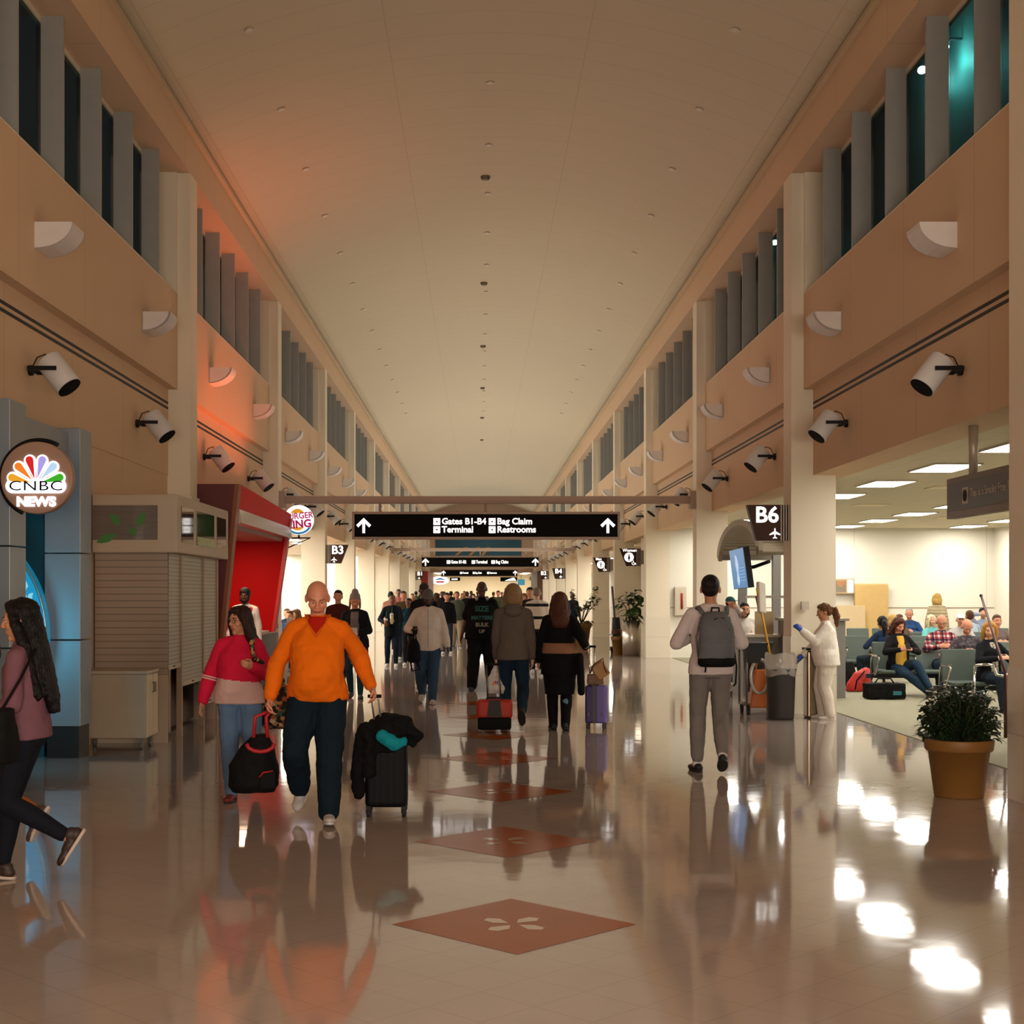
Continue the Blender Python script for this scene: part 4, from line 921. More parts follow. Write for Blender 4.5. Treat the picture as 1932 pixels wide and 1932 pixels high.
b = MB(); pts = [(.38, .12), (.5, .2), (.56, .4), (.5, .6), (.54, .8), (.42, .96), (.34, .8), (.4, .6), (.34, .4), (.36, .25)]; b.poly([on(u, v) for u, v in pts])
b.build('map_coast', M('map pale', 'a8c4e0', .4, emit='b0ccec', es=.8), root)
b = MB()
for i in range(5):
    for j in range(3): b.poly([on(u, v) for u, v in ((.6+.12*j, .48+.08*i), (.68+.12*j, .48+.08*i), (.68+.12*j, .50+.08*i), (.6+.12*j, .50+.08*i))])
b.build('text_row', M('map text', '90b8d8', .4, emit='98c4e8', es=.7), root)
MB().tube([nrm*.06, nrm*.2+Vector((0, -.3, 0)), Vector((.35, -.7, .1))], .03, 8).build('mount_arm', black, root)
root = empty('gate_podium', (5.0, 22.9, 0), 0, 'grey gate podium with cream side under the arched canopy', 'podium')
MB().box((-.15, 0, 0), (.75, .8, 1.22)).build('cabinet', gry, root, bevel=.01); MB().box((-.19, -.04, 1.22), (.8, .84, 1.26)).build('top', alu, root)
MB().box((-.75, .6, 0), (-.18, 1.6, .95)).build('desk', gry, root); MB().box((-.8, .55, .95), (-.16, 1.65, .99)).build('desk_top', M('desk pale', 'c4b69c', .4), root)
MB().box((-.5, .9, .99), (-.2, .95, 1.36)).build('monitor_back', cream, root)
# cleaning things by the pillar
lin_ = bpy.data.materials.new('clear liner'); lin_.use_nodes = True; MATS['clear liner'] = lin_
nt = lin_.node_tree; pb = nt.nodes['Principled BSDF']; pb.inputs['Base Color'].default_value = lin('d8d0c4'); pb.inputs['Alpha'].default_value = .42; pb.inputs['Roughness'].default_value = .12
no = nn(nt, 'ShaderNodeTexNoise'); no.inputs['Scale'].default_value = 14; bp = nn(nt, 'ShaderNodeBump'); bp.inputs['Strength'].default_value = .9; nt.links.new(no.outputs['Fac'], bp.inputs['Height']); nt.links.new(bp.outputs[0], pb.inputs['Normal'])
g = G(1473, 1357); root = empty('trash_bin', g, 0, 'round dark grey trash bin with a clear plastic liner', 'bin')
b = MB(); b.loft([((0, 0, 0), .165, .165), ((0, 0, .03), .172, .172), ((0, 0, .62), .192, .192), ((0, 0, .66), .205, .205), ((0, 0, .66), .185, .185), ((0, 0, .05), .155, .155)], n=28); b.build('barrel', M('bin grey', '2e2b28', .55, var=.2, vs=3), root)
b = MB(); n = 30; rr = []
for z, r in ((.58, .198), (.7, .21), (.8, .208), (.86, .2)): rr.append([((r+.012*math.sin(5*a+z*20))*math.cos(a), (r+.012*math.cos(7*a+z*9))*math.sin(a), z+.02*math.sin(3*a)) for a in [2*PI*i/n for i in range(n)]])
b.rings(rr, cap=False); b.build('liner', lin_, root)
g = G(1430, 1348); root = empty('janitor_cart', g, 0, 'janitor cart with black bag and an orange mop bucket', 'cart')
MB().rings([[(-.14, -.15, .1), (.17, -.15, .1), (.17, .2, .1), (-.14, .2, .1)], [(-.06, -.13, .62), (.19, -.13, .62), (.19, .2, .62), (-.06, .2, .62)]], smooth=False).build('mop_bucket', M('bucket orange', 'b85f10', .45), root, bevel=.02)
b = MB()
for x, y in ((-.17, -.1), (-.2, .3), (.22, .3)): b.cyl((x, y, .12), (x, y, .95), .016)
b.tube([(-.17, -.1, .95), (-.2, .3, .95), (.22, .3, .95)], .016); b.tube([(-.17, -.1, .14), (-.2, .3, .14), (.22, .3, .14), (.2, -.1, .14), (-.17, -.1, .14)], .02); b.build('frame', gry, root)
b = MB(); b.loft([((0, .15, .3), .13, .16), ((0, .12, .8), .18, .2), ((0, .1, .98), .24, .25)], n=16); soft(b, 'bag', M('cart bag', '141312', .5, bump=.4, bs=12), root, .02, 3, disp=.04)
for x, y in ((-.15, -.1), (.18, -.1), (-.17, .28), (.2, .28)): 
    b = MB(); b.cyl((x-.018, y, .05), (x+.018, y, .05), .05); b.box((x-.025, y-.02, .05), (x+.025, y+.02, .14)); b.build('caster', rubber, root)
def pole_thing(name, label, cat, p0, p1, r, mat, head=None):
    root = empty(name, p0, 0, label, cat); MB().cyl((0, 0, 0), p1-p0, r, n=8).build('handle', mat, root)
    if head: head(root, p1-p0)
    return root
def duster(root, d):
    a = d.normalized(); q = a.to_track_quat('Z', 'Y').to_matrix().to_4x4(); m = Matrix.Translation(d*.80) @ q
    b = MB(); b.box((-.10, -.03, -.12), (.04, .03, .32), m @ Matrix.Rotation(R(-14), 4, 'Y')); b.build('mop_head', M('mop white', 'c4bcae', .8, bump=.4, bs=60), root, bevel=.02)
    MB().box((-.02, -.04, -.1), (.02, -.03, .12), m).build('clip', M('clip dark', '3a2a14', .5), root)
pole_thing('dust_mop', 'white dust mop with yellow handle leaning over the janitor cart', 'mop', P(1458, 1262, 19.5), P(1428, 1110, 19.7), .016, M('handle yellow', 'd09a14', .45), duster)
def pan(root, d):
    b = MB(); b.rings([[(-.15, -.03, .2), (.0, -.03, .2), (.0, .05, .2), (-.15, .05, .2)], [(-.2, -.03, .46), (.12, -.03, .46), (.12, .15, .46), (-.2, .15, .46)]], smooth=False); b.build('pan', rubber, root, loc=d-Vector((0, 0, .40)))
pole_thing('lobby_dustpan', 'black upright dustpan on a wooden stick beside the trash bin', 'dustpan', P(1426, 1262, 19.0)-Vector((0, 0, 0)), P(1432, 1222, 19.0), .012, M('stick wood', 'a8692c', .5), pan)
root = empty('bin_ring', P(1441, 1281, 18.9), 0, 'loose silver bin ring leaning against the grey trash bin', 'ring')
b = MB(); b.tube([(.125*math.cos(a), .05*math.cos(a), .225*math.sin(a)) for a in [2*PI*i/30 for i in range(31)]], .022, 8); b.build('ring', M('ring pale', 'c0bab0', .3, metal=.5), root)
root.location = (3.69, 19.2, .56)
g = G(1532, 1354); root = empty('steel_waste_bin', g, 0, 'tall stainless waste bin against the B6 pillar behind the cleaner', 'bin')
MB().box((-.09, -.12, 0), (.10, .15, .9)).build('body', M('brushed steel', '8a7a64', .25, metal=.9, var=.2, vs=8, stretch=(8, 8, .3)), root, bevel=.03, seg=4); MB().box((-.1, -.13, .9), (.11, .16, .93)).build('lid', black, root)
p = P(1519, 1143, 19.85); MB().box((-.05, -.02, -.05), (.05, .06, .06)).build('wall_thermostat', white, loc=p, label='small white box fixed to the B6 pillar', cat='wall box')
p = P(1284, 1134, 37.3); root = empty('extinguisher_cabinet', p, 0, 'white framed fire extinguisher cabinet on the lounge back wall', 'cabinet')
b = MB(); b.box((-.15, -.03, -.37), (.15, .08, .37)); b.build('frame', white, root, bevel=.01); MB().box((-.12, -.035, -.33), (.12, -.03, .33)).build('glass', M('cabinet pane', 'cfc4ae', .1), root)
MB().cyl((.03, -.042, -.2), (.03, -.042, .2), .03).build('extinguisher', M('extinguisher red', '9a1c14', .4), root)
# things on the lounge back wall
p = P(1645, 1142, 37.2); MB().box((-.43, 0, -1.35), (.43, .15, .55)).build('tan_partition', tan, loc=p, label='plain tan partition panel against the lounge back wall', cat='partition', bevel=.04)
root = empty('gate_display', P(1594, 1106, 37.25), 0, 'framed gate display with orange and white halves left of the tan partition', 'display')
MB().box((-.26, 0, -.19), (.24, .1, .19)).build('frame', M('display frame', 'b8a078', .5), root); MB().box((-.23, -.01, -.15), (.03, 0, .15)).build('panel', M('display grey', '7c705c', .4), root)
MB().box((.07, -.01, -.16), (.21, 0, .16)).build('lit_half', pw, root)
b = MB()
for i, wd in enumerate((.2, .2, .1)): b.box((-.1-wd/2, -.016, .1-.05*i), (-.1+wd/2, -.01, .12-.05*i))
b.build('text_row', M('display orange', 'd06a34', .5, emit='d06a34', es=.6), root)
b = MB(); b.box((-1.2, 0, 0), (.5, .1, 1.35)); b.build('service_desk', M('desk cream', 'c8b088', .6), loc=P(1594, 1106, 37.2)*Vector((1, 1, 0)) if False else (9.3, 37.05, 0), label='cream service desk front below the gate display', cat='desk')
# planters
leafA = M('leaf dark', '20341a', .45, var=.45, vs=14); leafB = M('leaf mid', '35501f', .45, var=.4, vs=8); stemm = M('stem', '4a3a22', .7)
pot = M('ochre pot', '7c5420', .55, var=.1, vs=4); soil = M('soil', '20160e', .95, bump=.5)
def leaf(b, base, d, up, L, w, n=4, droop=.4):
    d = Vector(d).normalized(); up = Vector(up); sd = d.cross(up)
    if sd.length < 1e-3: sd = d.orthogonal()
    sd.normalize(); nm = sd.cross(d); L1 = []; L2 = []; Mi = []
    for i in range(n+1):
        t = i/n; c = base+d*L*t-Vector((0, 0, droop*L*t*t)); ww = w*math.sin(PI*min(1, .08+.92*t**.8))*(1 if t < 1 else 0)
        L1.append(c+sd*ww+nm*ww*.3); L2.append(c-sd*ww+nm*ww*.3); Mi.append(c)
    for i in range(n):
        for A, B in ((L1, Mi), (Mi, L2)): b._f([b.bm.verts.new(p) for p in (A[i], A[i+1], B[i+1], B[i])], True)
def pot_lathe(b, r0, r1, h, rim=.035):
    b.loft([((0, 0, 0), r0*.97, r0*.97), ((0, 0, .01), r0, r0), ((0, 0, h*.80), r1*.93, r1*.93), ((0, 0, h*.80), r1, r1), ((0, 0, h*.83), r1*1.03, r1*1.03), ((0, 0, h*.98), r1*1.06, r1*1.06), ((0, 0, h), r1*1.05, r1*1.05), ((0, 0, h), r1*.93, r1*.93), ((0, 0, h*.9), r1*.9, r1*.9)], n=36)
def planter(px, py, r0, r1, h, label, potmat=pot):
    g = G(px, py); g.y += r0; g.x -= .05 if px > 1800 else 0; root = empty('potted_plant', g, 0, label, 'potted plant'); b = MB(); pot_lathe(b, r0, r1, h); b.build('pot', potmat, root)
    MB().cyl((0, 0, h*.86), (0, 0, h*.9), r1*.9, n=24).build('soil', soil, root); return root
random.seed(11)
root = planter(1836, 1509, .195, .262, .47, 'bushy dark shrub in a big ochre pot by the right pillar'); b = MB(); st = MB()
for k in range(130):
    a = random.uniform(0, 2*PI); el = random.uniform(.0, 1.4); r = .30*math.cos(el)**.6+.02; tip = Vector((r*math.cos(a), r*math.sin(a), .50+.40*math.sin(el)+random.uniform(-.05, .05)))
    st.tube([(tip.x*.1, tip.y*.1, .42), Vector((tip.x*.55, tip.y*.55, .45+(tip.z-.45)*.6)), tip], [.006, .004, .002], 4)
    for q in range(24):
        t = random.uniform(.35, 1); p = Vector((tip.x*t, tip.y*t, .43+(tip.z-.43)*t**.8)); aa = random.uniform(0, 2*PI)
        leaf(b, p, (math.cos(aa), math.sin(aa), random.uniform(-.3, .7)), (0, 0, 1), random.uniform(.05, .09), .018, 3)
st.build('stems', stemm, root); b.build('foliage', leafA, root)
steel = M('planter steel', 'd8d0c8', .3, metal=1, var=.15, vs=6, stretch=(6, 6, .2))
g = G(1193, 1238); g.y += .24; root = empty('potted_plant', g, 0, 'broad leaved fig plant in a tall silver cylinder planter', 'potted plant')
MB().loft([((0, 0, 0), .24, .24), ((0, 0, .94), .24, .24), ((0, 0, .94), .22, .22), ((0, 0, .8), .22, .22)], n=36).build('pot', steel, root)
b = MB(); st = MB()
for (tx, ty, tz) in ((-.28, 0, 1.5), (-.12, .1, 1.62), (.1, -.05, 1.7), (.28, 0, 1.58), (.05, -.12, 1.3), (-.15, -.15, 1.2)):
    top = Vector((tx, ty, tz)); st.tube([(tx*.1, ty*.1, .85), (tx*.5, ty*.5, .9+(tz-.9)*.6), top], [.014, .01, .006], 6)
    for q in range(9):
        a = q*2.4+tx*9; el = random.uniform(-.3, .8); leaf(b, top+Vector((0, 0, random.uniform(-.3, .05))), (math.cos(a), math.sin(a), math.sin(el)), (0, 0, 1), random.uniform(.24, .36), random.uniform(.10, .14) if tx > -.1 else .05, 5, .55)
st.build('stems', stemm, root); b.build('foliage', leafB, root)
root = planter(1168, 1236, .14, .2, .5, 'ochre pot of red flowers beside the silver planter'); root.location.z = 0
b = MB(); fl = MB()
for k in range(60):
    a = random.uniform(0, 2*PI); r = random.uniform(0, .22); p = Vector((r*math.cos(a), r*math.sin(a), .5+random.uniform(0, .16)))
    leaf(b, p, (math.cos(a), math.sin(a), .2), (0, 0, 1), .09, .03, 3)
    if k % 2: 
        for q in range(5): leaf(fl, p+Vector((0, 0, .04)), (math.cos(q*1.26), math.sin(q*1.26), .2), (0, 0, 1), .055, .02, 3)
b.build('foliage', leafB, root); fl.build('flowers', M('flower red', 'a81c18', .6), root)
root = planter(1098, 1222, .2, .3, .75, 'olive tree with low ivy in an ochre pot behind the black coat woman'); b = MB(); st = MB()
for k in range(9):
    a = k*.7; top = Vector((.45*math.cos(a)+.1, .3*math.sin(a), 1.5+.35*math.sin(k*1.7))); mid = Vector((top.x*.4, top.y*.4, 1.1)); st.tube([(0, 0, .7), mid, top], [.018, .012, .004], 6)
    for q in range(34):
        t = random.uniform(.2, 1.05); p = mid.lerp(top, t); aa = random.uniform(0, 2*PI); leaf(b, p, (math.cos(aa), math.sin(aa), random.uniform(-.2, .6)), (0, 0, 1), .13, .034, 3)
for k in range(110):
    a = random.uniform(0, 2*PI); r = random.uniform(.1, .36); leaf(b, Vector((r*math.cos(a), r*math.sin(a), .74+random.uniform(-.05, .08))), (math.cos(a), math.sin(a), -.2), (0, 0, 1), .09, .04, 3)
st.build('stems', stemm, root); b.build('foliage', leafA, root)
for (px, Z, lab) in ((757, 58, 'spiky palm plant in a pot on the far left of the hall'), (790, 70, 'dark leafy plant in a pot further down on the left')):
    root = empty('potted_plant', ((px-VX)/F*Z, Z, 0), 0, lab, 'potted plant'); b = MB(); pot_lathe(b, .22, .3, .7); b.build('pot', pot, root); b = MB()
    for k in range(34):
        a = k*2.4; leaf(b, Vector((0, 0, .7+.02*k)), (math.cos(a), math.sin(a), .6+.03*k), (0, 0, 1), .7, .05, 5, .35)
    b.build('foliage', leafB, root); MB().cyl((0, 0, .6), (0, 0, 1.4), .03).build('stem', stemm, root)
# floor vacuum standing by the flowers
g = G(1160, 1234); root = empty('upright_vacuum', g, 0, 'dark upright vacuum with long tilted handle beside the red flowers', 'vacuum')
MB().cyl((.05, .1, .4), (-.06, .15, 1.85), .03).build('handle', M('vacuum grey', '5a5650', .5), root); b = MB(); b.loft([((.08, .1, .3), .1, .09), ((.05, .1, .6), .13, .11), ((.04, .1, 1.0), .1, .1)], n=14); soft(b, 'bag', M('vacuum bag', '1c2024', .7), root, .02, 3)
MB().box((-.12, -.05, .08), (.3, .25, .2)).build('head', black, root, bevel=.02)
b = MB(); b.cyl((-.1, .1, .06), (.25, .1, .06), .06); b.build('wheel', rubber, root)
# ---- lounge seats
seatm = M('seat vinyl', '46524a', .5, var=.08, bump=.1, bs=60); dks = M('seat shell', '161614', .5)
def bench(n, loc, rz, label, legs=True):
    root = empty('airport_bench', loc, rz, label, 'bench', 'rows of lounge seats'); W_ = .58
    b = MB(); b.box((-.1, .16, .28), (n*W_+.02, .24, .35)); b.build('beam', dks, root)
    for i in range(n):
        x = i*W_+.03; w_ = W_-.08
        b = MB(); b.box((x, -.27, .37), (x+w_, .22, .43)); b.build('seat', seatm, root, bevel=.025, seg=3)
        m = Matrix.Translation((x+w_/2, .24, .40)) @ Matrix.Rotation(R(-12), 4, 'X')
        b = MB(); b.box((-w_/2, -.03, .0), (w_/2, .025, .47), m); o = b.build('backrest', seatm, root, bevel=.02, seg=3)
        b = MB(); b.box((-w_/2+.01, .026, .0), (w_/2-.01, .04, .45), m); b.build('back_shell', dks, root)
    for i in range(n+1):
        x = i*W_-.01; b = MB(); b.tube([(x, .24, .33), (x, .2, .60), (x, .12, .645), (x, -.2, .645), (x, -.26, .62), (x, -.06, .36), (x, .2, .31)], .014, 6); b.box((x-.022, -.22, .65), (x+.022, .13, .668)); b.build('armrest', chrome, root)
    for x in (.18, n*W_-.24):
        b = MB(); b.tube([(x, .2, .3), (x, .05, .05)], [.028, .025], 8); b.build('leg', chrome, root)
        b = MB(); b.box((x-.03, -.28, 0), (x+.03, .36, .045)); b.build('foot', chrome, root, bevel=.01)
    return root
bench(6, (6.15, 26.9, 0), 0, 'empty grey green seat row with the water bottle at the left')
bench(4, (6.38, 23.5, 0), 0, 'seat row where the woman with the phone sits')
bench(3, (6.52, 20.4, 0), 0, 'nearest seat row just behind the big potted shrub')
bench(4, (8.1, 29.6, 0), R(0), 'seat row in front of the standing blonde woman')
bench(5, (7.2, 33.0, 0), R(0), 'farthest seat row along the lounge back wall, left part')
bench(4, (10.4, 33.0, 0), R(0), 'farthest seat row along the lounge back wall, right part')
bench(2, (8.98, 28.2, 0), 0, 'pair of seats under the white capped person')
# things on the lounge floor and seats
def bagmesh(name, mat, root, secs, vox=.015, disp=.03, n=16, M4=None):
    b = MB(); b.loft(secs, n=n, M4=M4); return soft(b, name, mat, root, vox, 4, disp=disp, dscale=.12)
blk = M('black nylon', '0b0a09', .75, spec=.15, bump=.3, bs=70, var=.3)
g = G(1672, 1321); root = empty('duffel_bag', g, 0, 'black duffel bag with a teal tag on the lounge carpet', 'duffel bag')
b = MB(); b.box((-.30, -.02, .02), (.30, .26, .26)); soft(b, 'body', blk, root, .015, 8, disp=.03)
MB().box((.1, -.035, .08), (.23, -.02, .14)).build('tag', M('teal tag', '1d6a70', .6), root); MB().tube([(-.15, .1, .25), (-.1, .1, .33), (.1, .1, .33), (.15, .1, .25)], .012, 6).build('handle', blk, root)
g = G(1624, 1306); root = empty('backpack', g, 0, 'bright red backpack leaning on the lounge floor', 'backpack')
bagmesh('body', M('red nylon', 'b8200f', .6, bump=.3, bs=60), root, [((-.06, 0, .02), .2, .1), ((-.03, .02, .15), .2, .12), ((.04, .03, .32), .14, .1), ((.1, .04, .40), .05, .05)])
MB().tube([(-.12, -.1, .05), (-.1, -.12, .2), (.04, -.1, .36)], .012, 6).build('strap', blk, root)
g = G(1614, 1298); g.x -= .1; g.y += .3; root = empty('backpack', g, 0, 'black backpack standing behind the red one', 'backpack'); bagmesh('body', blk, root, [((0, 0, .02), .2, .12), ((0, 0, .25), .2, .13), ((0, 0, .45), .12, .09)])
root = empty('water_bottle', (6.42, 26.72, .435), 0, 'clear water bottle standing on the empty seat', 'bottle')
MB().loft([((0, 0, 0), .032, .032), ((0, 0, .15), .033, .033), ((0, 0, .19), .015, .015), ((0, 0, .21), .014, .014)], n=14).build('bottle', M('bottle plastic', 'a8c4cc', .1, alpha=.6), root); MB().cyl((0, 0, .21), (0, 0, .235), .016).build('lid', M('cap blue', '5a90a8', .4), root)
a, c = P(1851, 1124, 17.5), P(1898, 1400, 16.6); c.z = .012; root = empty('walking_stick', c, 0, 'dark red wooden stick leaning up between the seats', 'stick')
MB().tube([(0, 0, 0), (-.01, 0, .75), a-c], [.026, .018, .014], 8).build('shaft', M('stick red', '4a1810', .4), root); MB().sph(a-c, .02).build('tip', rubber, root)
root = empty('walker', P(1868, 1262, 18.6)*Vector((1, 1, 0)), 0, 'chrome framed walker beside the blonde woman at the pillar', 'walker')
z0 = .70
MB().tube([(-.2, 0, z0-.04), (-.22, -.05, z0+.03), (-.1, -.05, z0+.05), (.02, -.05, z0+.04), (.06, -.05, z0-.08), (.16, -.02, z0-.1), (.3, 0, z0-.05)], .018, 8).build('frame', chrome, root)
for x in (-.2, .3): MB().tube([(x, 0, z0-.05), (x, .05, .04)], .016, 8).build('leg', chrome, root); MB().cyl((x-.015, .05, .035), (x+.015, .05, .035), .035).build('wheel', rubber, root)
# floodlights outside on a wall added to catch their glow, seen through the dark windows
MB().box((17.2, 30, 0), (17.8, 100, 27)).build('glow_wall', M('glow wall teal', '4a7a76', .6, var=.1), label='teal grey wall added to catch floodlight glow beyond the right windows', cat='backdrop')
for k, (x, y, z) in enumerate(((16.55, 51.9, 21.1), (16.6, 54.7, 21.3), (16.6, 82.0, 21.4))):
    root = empty('floodlight', (x, y, z), 0, 'white floodlight on the added wall outside the right windows, %s from the near end' % ORD[k], 'floodlight', 'floodlights outside the windows')
    MB().tube([(.62, 0, .3), (.2, 0, .3), (.1, 0, .1)], .05, 6).build('arm', M('mast grey', '4a5254', .5), root)
    MB().sph((0, 0, 0), (.16, .2, .14)).build('lamp_head', M('floodlight glow', 'ffffff', .4, emit='e8fbff', es=25), root)
    lamp('POINT', (.1, -.1, -.5), 170, (.25, 1.0, .95), .25, parent=root)
# ---------------------------------------------------------------- the people
def onmesh(o, me, M4, d=(0, -1, 0), off=.004):
    """drops a flat mesh onto the front of object o along d (all in o's local space)"""
    me.transform(M4); bv = BVHTree.FromPolygons([v.co.copy() for v in o.data.vertices], [p.vertices[:] for p in o.data.polygons]); d = Vector(d)
    for v in me.vertices:
        h = bv.ray_cast(v.co-d*1.5, d)
        if h[0] is not None: v.co = h[0]-d*off
    return me
def print_on(J, s, size, mat, z, name='printed_lettering', x=0, bold=.004, back=False):
    me = text_mesh(s, size, bold=bold, extrude=0)
    bm = bmesh.new(); bm.from_mesh(me); bmesh.ops.triangulate(bm, faces=bm.faces[:])
    for _ in range(5):
        es = [e for e in bm.edges if e.calc_length() > .012]
        if not es: break
        bmesh.ops.subdivide_edges(bm, edges=es, cuts=1); bmesh.ops.triangulate(bm, faces=bm.faces[:])
    bm.to_mesh(me); bm.free()
    o = J['top']; M4 = AT(x, .6, z) @ Matrix.Rotation(PI, 4, 'Z') @ FRONT
    onmesh(o, me, M4, (0, -1, 0)); me.materials.clear(); me.materials.append(mat)
    q = bpy.data.objects.new(name, me); COL.objects.link(q); q.parent = o
def patch(J, poly, mat, name, front=True, key='top', n=10, off=.004):
    """cloth patch following the garment: polygon in xz, subdivided"""
    bm = bmesh.new(); f = bm.faces.new([bm.verts.new((p[0], 0, p[1])) for p in poly]); bmesh.ops.triangulate(bm, faces=[f])
    for _ in range(4): bmesh.ops.subdivide_edges(bm, edges=[e for e in bm.edges if e.calc_length() > .025], cuts=1, use_grid_fill=True); bmesh.ops.triangulate(bm, faces=bm.faces[:])
    me = bpy.data.meshes.new(name); bm.to_mesh(me); bm.free()
    onmesh(J[key], me, Matrix(), (0, -1, 0) if front else (0, 1, 0), off); me.materials.append(mat)
    for p in me.polygons: p.use_smooth = True
    q = bpy.data.objects.new(name, me); COL.objects.link(q); q.parent = J[key]; return q
def child(J, mb, name, mat, vox=.01, sm=3, disp=.01, dscale=.08): return soft(mb, name, mat, J['root'], vox, sm, disp=disp, dscale=dscale, s=J['s'])
def at(px, Z): return Vector(((px-VX)/F*Z, Z, 0))
def open_front(J, mat, w0, w1, zmin, zmax=1.46):
    me = J['top'].data; me.materials.append(mat); s_ = J['s']
    for f in me.polygons:
        p = f.center/s_
        if f.normal.y > .15 and zmin < p.z < zmax and p.y > .02 and abs(p.x) < w0+(w1-w0)*(p.z-zmin)/(zmax-zmin): f.material_index = len(me.materials)-1
def lx(px0, px, Z, H, toward=True):
    v = (px-px0)/F*Z/(H/1.75); return -v if toward else v
def lz(py, Z, H): return (CH+(VY-py)/F*Z)/(H/1.75)
# -- woman at the left edge, walking left
Z = 8.35; J = person('person with very long dark hair, mauve sweater and navy leggings striding left', at(52, Z), 90, 1.62, .98, True, 'tan', lean=3, feetL=(-.05, -.30, .10, 58), feetR=(.07, .18, .0, -6),
    handL=(-.2, .24, 1.0), handR=(.2, .1, .95), top='6e4a54', loose=.022, hem=.88, bottom='10141c', legloose=.0, leglen=.93, shoes='2c1c16', sole='b8a898', hair='verylong', hc='060404', head=(8, -4), vox=.0075)
b = MB(); b.loft([((0, .03, 0), .07, .1), ((0, .03, .12), .09, .13), ((0, .0, .3), .07, .1)], n=14)
root = empty('shoulder_bag', at(14, 8.1)+Vector((0, -.12, .72)), 0, 'black shoulder bag of the long haired person at the left edge', 'bag'); soft(b, 'body', blk, root, .012, 3, disp=.02)
MB().tube([(0, .0, .28), (.08, .10, .46), (.13, .2, .62)], .009, 6).build('strap', blk, root)
Z = 8.9; person('person mostly cut off by the left edge in tan trousers behind the long haired person', at(-50, Z), 90, 1.66, .95, True, 'tan', feetL=(-.05, .2, 0), feetR=(.06, -.42, .12, 62), top='3a2c2c', bottom='9c5a20', legloose=.02, shoes='4a3426', hair='long', hc='1a1210', vox=.011)
# -- woman in the pink and white sweatshirt
Z = 11.7; H = 1.55; x0 = 452
J = person('person in a pink and white sweatshirt with glasses and a floral bag, looking aside', at(x0, Z), 180, H, 1.06, True, 'tan', head=(-38, -4), feetL=(-.12, -.22, .05, 35), feetR=(.05, .12, 0), handR=(lx(x0, 378, Z, H), .02, lz(1335, Z, H)), poleR=(.6, -.5, 0), handL=(-.15, .20, 1.22), poleL=(-.5, -.3, -1), palmL=(.3, -1, 0), curl=(1.2, .5),
    top='c41a3c', loose=.035, hem=.86, belly=.06, bottom='56708e', legloose=.02, shoes='6a1810', sole='2a1a18', hair='long', hc='2c1810', glasses=True, vox=.0075)
me = J['top'].data; me.materials.append(cloth('c8a49c')); s_ = J['s']
def seg_d(p, a, b):
    t = max(0, min(1, (p-a).dot(b-a)/(b-a).length_squared)); return (p-a-(b-a)*t).length
for f in me.polygons:
    p = f.center/s_
    if p.z < 1.10+.10*p.x and min(seg_d(p, J['sh'][k], J['el'][k]) for k in 'LR') > .095 and min(seg_d(p, J['el'][k], J['wr'][k]) for k in 'LR') > .10: f.material_index = 1
for k in 'R':
    e, w_ = J['el'][k], J['wr'][k]
    for t in (-.02, .06): 
        b = MB(); p = e.lerp(w_, t+.08); d = (w_-e).normalized(); b.cyl(p, p+d*.012, .079, .079, 20); o = b.build('sleeve_stripe', cloth('d8b8b0'), J['root']); o.scale = (J['s'],)*3
b = MB(); b.tube([J['HM'] @ Vector((.05*math.cos(a), .075+.045*math.sin(a)-.03, -.19-.05*math.sin(a)-.02)) for a in [R(15*i) for i in range(13)]], .0025, 5); o = b.build('necklace', chrome, J['root']); o.scale = (J['s'],)*3
floral = speckle('floral cloth', '14110f', ['b8884a', '8a3a2a', 'c8b898', '3a5a4a', 'a85a2a'], 34)
root = empty('floral_backpack', P(520, 1375, 11.95), 0, 'black floral backpack slung on the pink sweatshirt woman', 'backpack')
b = MB(); b.loft([((0, 0, 0), .09, .07), ((0, 0, .04), .12, .1), ((0, 0, .3), .12, .1), ((0, 0, .42), .07, .07)], n=18); soft(b, 'body', floral, root, .012, 4, disp=.02)
o = J['W']((-.13, .15, 1.30))-root.location; MB().tube([(0, -.02, .38), Vector((.0, -.12, .5)), o+Vector((.03, -.05, .0)), o+Vector((-.0, -.0, .13)), o+Vector((.0, .16, .14))], .02, 6).build('strap', floral, root)
# -- bald man in the orange fleece
Z = 10.6; H = 1.75; x0 = 600
J = person('bald person in an orange v-neck fleece and dark jeans pulling a dark suitcase', at(x0, Z), 180, H, 1.06, False, 'rosy', lean=2, head=(6, -24), feetL=(-.10, .20, 0, -4), feetR=(.15, -.16, .06, 40), handR=(lx(x0, 512, Z, H), .06, lz(1312, Z, H)), poleR=(.7, -.6, 0), handL=(lx(x0, 700, Z, H), -.05, lz(1292, Z, H)), poleL=(-.3, -1, -.3),
    top='e06a0a', loose=.034, hem=.87, belly=.10, bottom='0d1c26', legloose=.035, shoes='b0a8a4', sole='c8c2bc', hair='none', hc='none', curl=(1.2, 1.3), vox=.0075, disp=.03)
patch(J, [(-.075, 1.50), (.075, 1.50), (.06, 1.44), (0, 1.36), (-.06, 1.44)], cloth('a81c08'), 'tee_shirt')
for sx_ in (-1, 1): patch(J, [(sx_*.075, 1.50), (sx_*.10, 1.50), (.014*sx_, 1.345), (0, 1.335), (0, 1.36), (sx_*.06, 1.44)][::sx_], cloth('c85a08'), 'collar_band', off=.008)
hR, hL = J['W'](J['handR']), J['W'](J['handL'])
